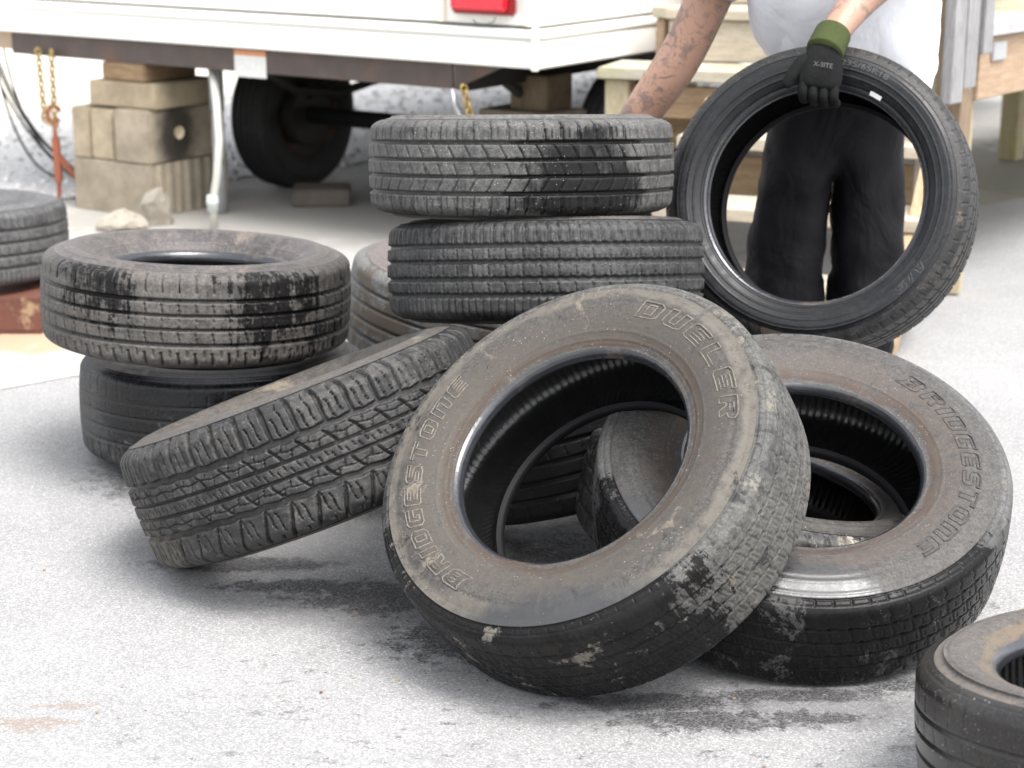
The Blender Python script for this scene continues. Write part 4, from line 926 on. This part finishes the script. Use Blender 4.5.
tro = skin_obj('trousers', TV, [(0,1),(1,2),(2,3),(3,4),(4,5),(1,6),(6,7),(7,8),(8,9)], [(.17,.14),(.185,.155),.125,.108,.106,.104,.125,.098,.094,.092], BLK, pr, 3)
wrinkle_disp(tro, .09, .034)
for s_, x in ((0, .675), (1, .90)):
    bm = bmesh.new(); bmesh.ops.create_uvsphere(bm, u_segments=20, v_segments=12, radius=1, matrix=Matrix.Translation((x - PO.x, 4.64 - PO.y, .05)) @ Matrix.Diagonal((.052, .14, .06, 1)))
    for vt in bm.verts: vt.co.z = max(vt.co.z, .0)
    me = bpy.data.meshes.new('shoe'); bm.to_mesh(me); bm.free(); smooth(me); link('shoe', me, simple('black_shoe', (.02, .02, .02), .5), pr)
# shirt: lofted from hem to shoulders along the bent back
def loft(name, rings, m, parent, n=64, fold=.0, seed=1., nf=7):
    mb = MB(); base = 0
    for i, (c, ax, ay, rx, ry, fo) in enumerate(rings):
        c = Vector(c) - PO; ax = Vector(ax).normalized(); ay = Vector(ay).normalized()
        for k in range(n):
            a = 2 * math.pi * k / n
            w = 1 + fo * (math.sin(nf * a + seed + i * .35) * .6 + math.sin((nf * 2 + 1) * a + seed * 3 - i * .5) * .4)
            mb.v.append(tuple(c + ax * rx * w * math.cos(a) + ay * ry * w * math.sin(a)))
    for i in range(len(rings) - 1):
        for k in range(n):
            k2 = (k + 1) % n; mb.f.append((i*n + k, i*n + k2, (i+1)*n + k2, (i+1)*n + k))
    me = bpy.data.meshes.new(name); me.from_pydata(mb.v, [], mb.f); me.update(); smooth(me)
    o = link(name, me, m, parent); s = o.modifiers.new('thick', 'SOLIDIFY'); s.thickness = .003; d = o.modifiers.new('sub', 'SUBSURF'); d.levels = 1; d.render_levels = 1
    return o
SH = cloth('white_cotton', (.80, .81, .85), .02, 6, .6, .02, .85)
X = (1, 0, 0)
shirt = loft('shirt', [((.815, 4.64, .915), (1, 0, -.12), (-.15, 1, .45), .205, .185, .04), ((.812, 4.63, .94), (1, 0, -.1), (-.1, 1, .45), .215, .19, .045), ((.805, 4.60, .985), X, (-.05, 1, .5), .218, .20, .03), ((.79, 4.56, 1.02), X, (0, 1, .7), .225, .20, .022),
                       ((.77, 4.49, 1.12), X, (0, 1, .9), .23, .185, .015), ((.745, 4.42, 1.20), X, (0, 1, .9), .235, .165, .012), ((.73, 4.37, 1.25), X, (0, 1, .9), .215, .13, .01), ((.72, 4.335, 1.285), X, (0, 1, .9), .13, .10, .0), ((.715, 4.32, 1.30), X, (0, 1, .9), .085, .08, .0)], SH, pr)
wrinkle_disp(shirt, .15, .035)
for sgn, pts in ((1, [(.60, 4.42, 1.23), (.52, 4.46, 1.20), (.46, 4.49, 1.125)]), (-1, [(.85, 4.33, 1.25), (.92, 4.27, 1.24), (.90, 4.235, 1.195)])):
    ps = [Vector(p) for p in pts]; rings = []
    for i, p in enumerate(ps):
        d = (ps[min(i + 1, 2)] - ps[max(i - 1, 0)]).normalized(); ax = d.cross(Vector((0, 1, .2))).normalized(); ay = d.cross(ax)
        rings.append((p, ax, ay, .10 - .008 * i, .10 - .008 * i, .03))
    loft('sleeve', rings, SH, pr, 40)
# gloves
GL = NT('dark_glove'); v = GL.coord()
GL = GL.out(Base_Color=GL.mix(GL.noise(v, 22, 5), (.006, .0062, .0062), (.015, .0155, .015)), Roughness=.8, Specular_IOR_Level=.1, Normal=GL.bump(GL.noise(v, 380, 3), .35, .002, GL.bump(GL.noise(v, 26, 3), .5, .008)))
CUFF = simple('olive_knit', (.038, .049, .013), .95, .2, 40, bump=.5, bscale=300)
def glove(wrist, knuck, side, out, mids, name='glove'):
    """wrist point, knuckle row centre, side = towards the thumb, out = away from the palm (back of the hand); mids: finger bends from the knuckle"""
    W_ = Vector(wrist); K = Vector(knuck); o_ = Vector(out).normalized(); d = (K - W_).normalized(); s = Vector(side); s = (s - d * s.dot(d)).normalized(); o_ = d.cross(s); o_ = o_ if o_.dot(Vector(out)) > 0 else -o_
    L = (K - W_).length; mb = MB(); n = 28
    rings = [(-.12, .033, .025), (.05, .036, .0255), (.3, .0435, .0255), (.6, .0475, .0235), (.85, .0475, .0205), (1.02, .045, .0165), (1.12, .040, .011)]
    for f, w, h in rings:
        for k in range(n):
            a = 2 * math.pi * k / n; ca, sa = math.cos(a), math.sin(a)
            kn = .0022 * math.cos(4 * math.pi * 2 * (ca * .5)) * (f > .7) * (sa > 0)
            mb.v.append(tuple(W_ + d * L * f + s * w * math.copysign(abs(ca) ** .8, ca) + o_ * (h * math.copysign(abs(sa) ** .8, sa) + kn) - PO))
    for i in range(len(rings) - 1):
        for k in range(n):
            k2 = (k + 1) % n; mb.f.append((i*n + k, i*n + k2, (i+1)*n + k2, (i+1)*n + k))
    mb.f.append(tuple(range(n))[::-1]); mb.f.append(tuple(range((len(rings)-1)*n, len(rings)*n)))
    palm = mb.build(name, GL, pr, sm=True); md = palm.modifiers.new('sub', 'SUBSURF'); md.levels = md.render_levels = 1
    for k, (off, ln, chain_) in enumerate(mids):
        p0 = K + s * off; base = p0 - d * L * .30
        vv = [base, p0]; rr = [.0100, .0122]
        for q in chain_: vv.append(p0 + q); rr.append((.0118, .0110, .0100)[len(vv) - 3])
        skin_obj('finger', vv, [(i, i + 1) for i in range(len(vv) - 1)], rr, GL, palm, 2)
    return palm
n14 = Vector((-.34, -.874, .346)); up14 = Vector((.125, .322, .938)); sd = Vector((-1, .05, -.02))
Kp = Vector((.662, 4.093, .921)); Wp = Vector((.675, 4.115, .995))
fing = []
for off, L in ((.0335, .92), (.0112, 1.), (-.0112, .97), (-.0335, .84)):
    fing.append((off, L, [-up14 * .024 * L + n14 * .001, -up14 * .034 * L - n14 * .024, -up14 * .026 * L - n14 * .050]))
gl = glove(Wp, Kp, sd, n14, fing)
# thumb
tv = [Wp.lerp(Kp, .20) + sd * .020, Wp.lerp(Kp, .34) + sd * .044 + n14 * .002, Wp.lerp(Kp, .72) + sd * .062 + n14 * .002, Wp.lerp(Kp, 1.05) + sd * .074 - n14 * .006]
skin_obj('thumb', tv, [(0, 1), (1, 2), (2, 3)], [.0190, .0170, .0140, .0125], GL, gl, 2)
def cuff(a, b, r0, r1, par):
    a = Vector(a); b = Vector(b); mbc = MB(); pts = [a.lerp(b, i / 12) for i in range(13)]
    mbc.tube([p - PO for p in pts], [r0 + (r1 - r0) * i / 12 + .0014 * (i % 2) for i in range(13)], 28)
    return mbc.build('cuff', CUFF, par, sm=True)
cuff(Vector((.699, 4.152, 1.028)), Wp + Vector((-.001, -.001, -.006)), .0385, .0405, gl)
# printed word on the back of the glove
tm = text_mesh('X-SITE', .0145, fill=True, offset=.0002); X_ = (-sd).normalized(); Y_ = (Wp - Kp).normalized(); X_ = (X_ - Y_ * X_.dot(Y_)).normalized(); Z_ = X_.cross(Y_); 
tco = Wp.lerp(Kp, .50) + Z_ * .0262
for vt in tm.vertices: 
    q = vt.co.copy(); vt.co = tco + X_ * q.x + Y_ * q.y - Z_ * (4. * q.x * q.x) - PO
link('printed_word', tm, simple('print_grey', (.065, .065, .065), .7), gl)
# right glove, behind the stack
Wr = Vector((.255, 4.575, .685)); Kr = Vector((.215, 4.585, .605))
fr = [(off, L, [Vector((-.018, .012, -.03)) * L, Vector((-.020, .035, -.048)) * L, Vector((-.012, .055, -.052)) * L]) for off, L in ((.031, .9), (.0105, 1.), (-.0105, .96), (-.031, .82))]
gr = glove(Wr, Kr, (-.5, -.8, .3), (-.8, .3, -.3), fr)
skin_obj('thumb', [Wr.lerp(Kr, .3) + Vector((-.012, -.018, 0)), Wr.lerp(Kr, .5) + Vector((-.026, -.034, 0)), Wr.lerp(Kr, .9) + Vector((-.034, -.042, 0)), Wr.lerp(Kr, 1.2) + Vector((-.036, -.036, 0))], [(0,1),(1,2),(2,3)], [.0165, .0150, .0125, .0115], GL, gr, 2)
cuff(Vector((.278, 4.568, .735)), Wr, .045, .042, gr)

# ------------------------------------------------------------------ light and camera
wd = bpy.data.worlds.new('World'); sc.world = wd; wd.use_nodes = True; nt = wd.node_tree
bg = nt.nodes['Background']; sky = nt.nodes.new('ShaderNodeTexSky'); sky.sky_type = 'NISHITA'; sky.sun_disc = False
EL, AZ = 62, 140           # sun elevation; azimuth clockwise from +Y
sky.sun_elevation = R(EL); sky.sun_rotation = R(AZ); sky.dust_density = 4; sky.air_density = 1.; sky.ozone_density = 1.
hs = nt.nodes.new('ShaderNodeHueSaturation'); hs.inputs['Saturation'].default_value = .22
nt.links.new(sky.outputs[0], hs.inputs['Color']); nt.links.new(hs.outputs[0], bg.inputs['Color']); bg.inputs['Strength'].default_value = .15
sl = bpy.data.lights.new('sun', 'SUN'); sl.energy = .8; sl.angle = R(30); sl.color = (1, .97, .93)
so = bpy.data.objects.new('sun', sl); col.objects.link(so)
sdv = Vector((math.sin(R(AZ)) * math.cos(R(EL)), math.cos(R(AZ)) * math.cos(R(EL)), math.sin(R(EL))))
so.rotation_euler = sdv.to_track_quat('Z', 'Y').to_euler(); so.location = (4, -4, 8)
cam = bpy.data.cameras.new('camera'); co = bpy.data.objects.new('camera', cam); col.objects.link(co)
co.location = (0, 0, 1.382); co.rotation_euler = (R(90 - 15.43), 0, 0)
cam.sensor_width = 36; cam.lens = 1885.8 / 1024 * 36; cam.clip_start = .05; cam.clip_end = 400
cam.dof.use_dof = True; cam.dof.focus_distance = 3.35; cam.dof.aperture_fstop = 5.0
sc.camera = co
sc.view_settings.view_transform = 'Standard'; sc.view_settings.look = 'None'; sc.view_settings.gamma = 1; sc.view_settings.exposure = 1.75
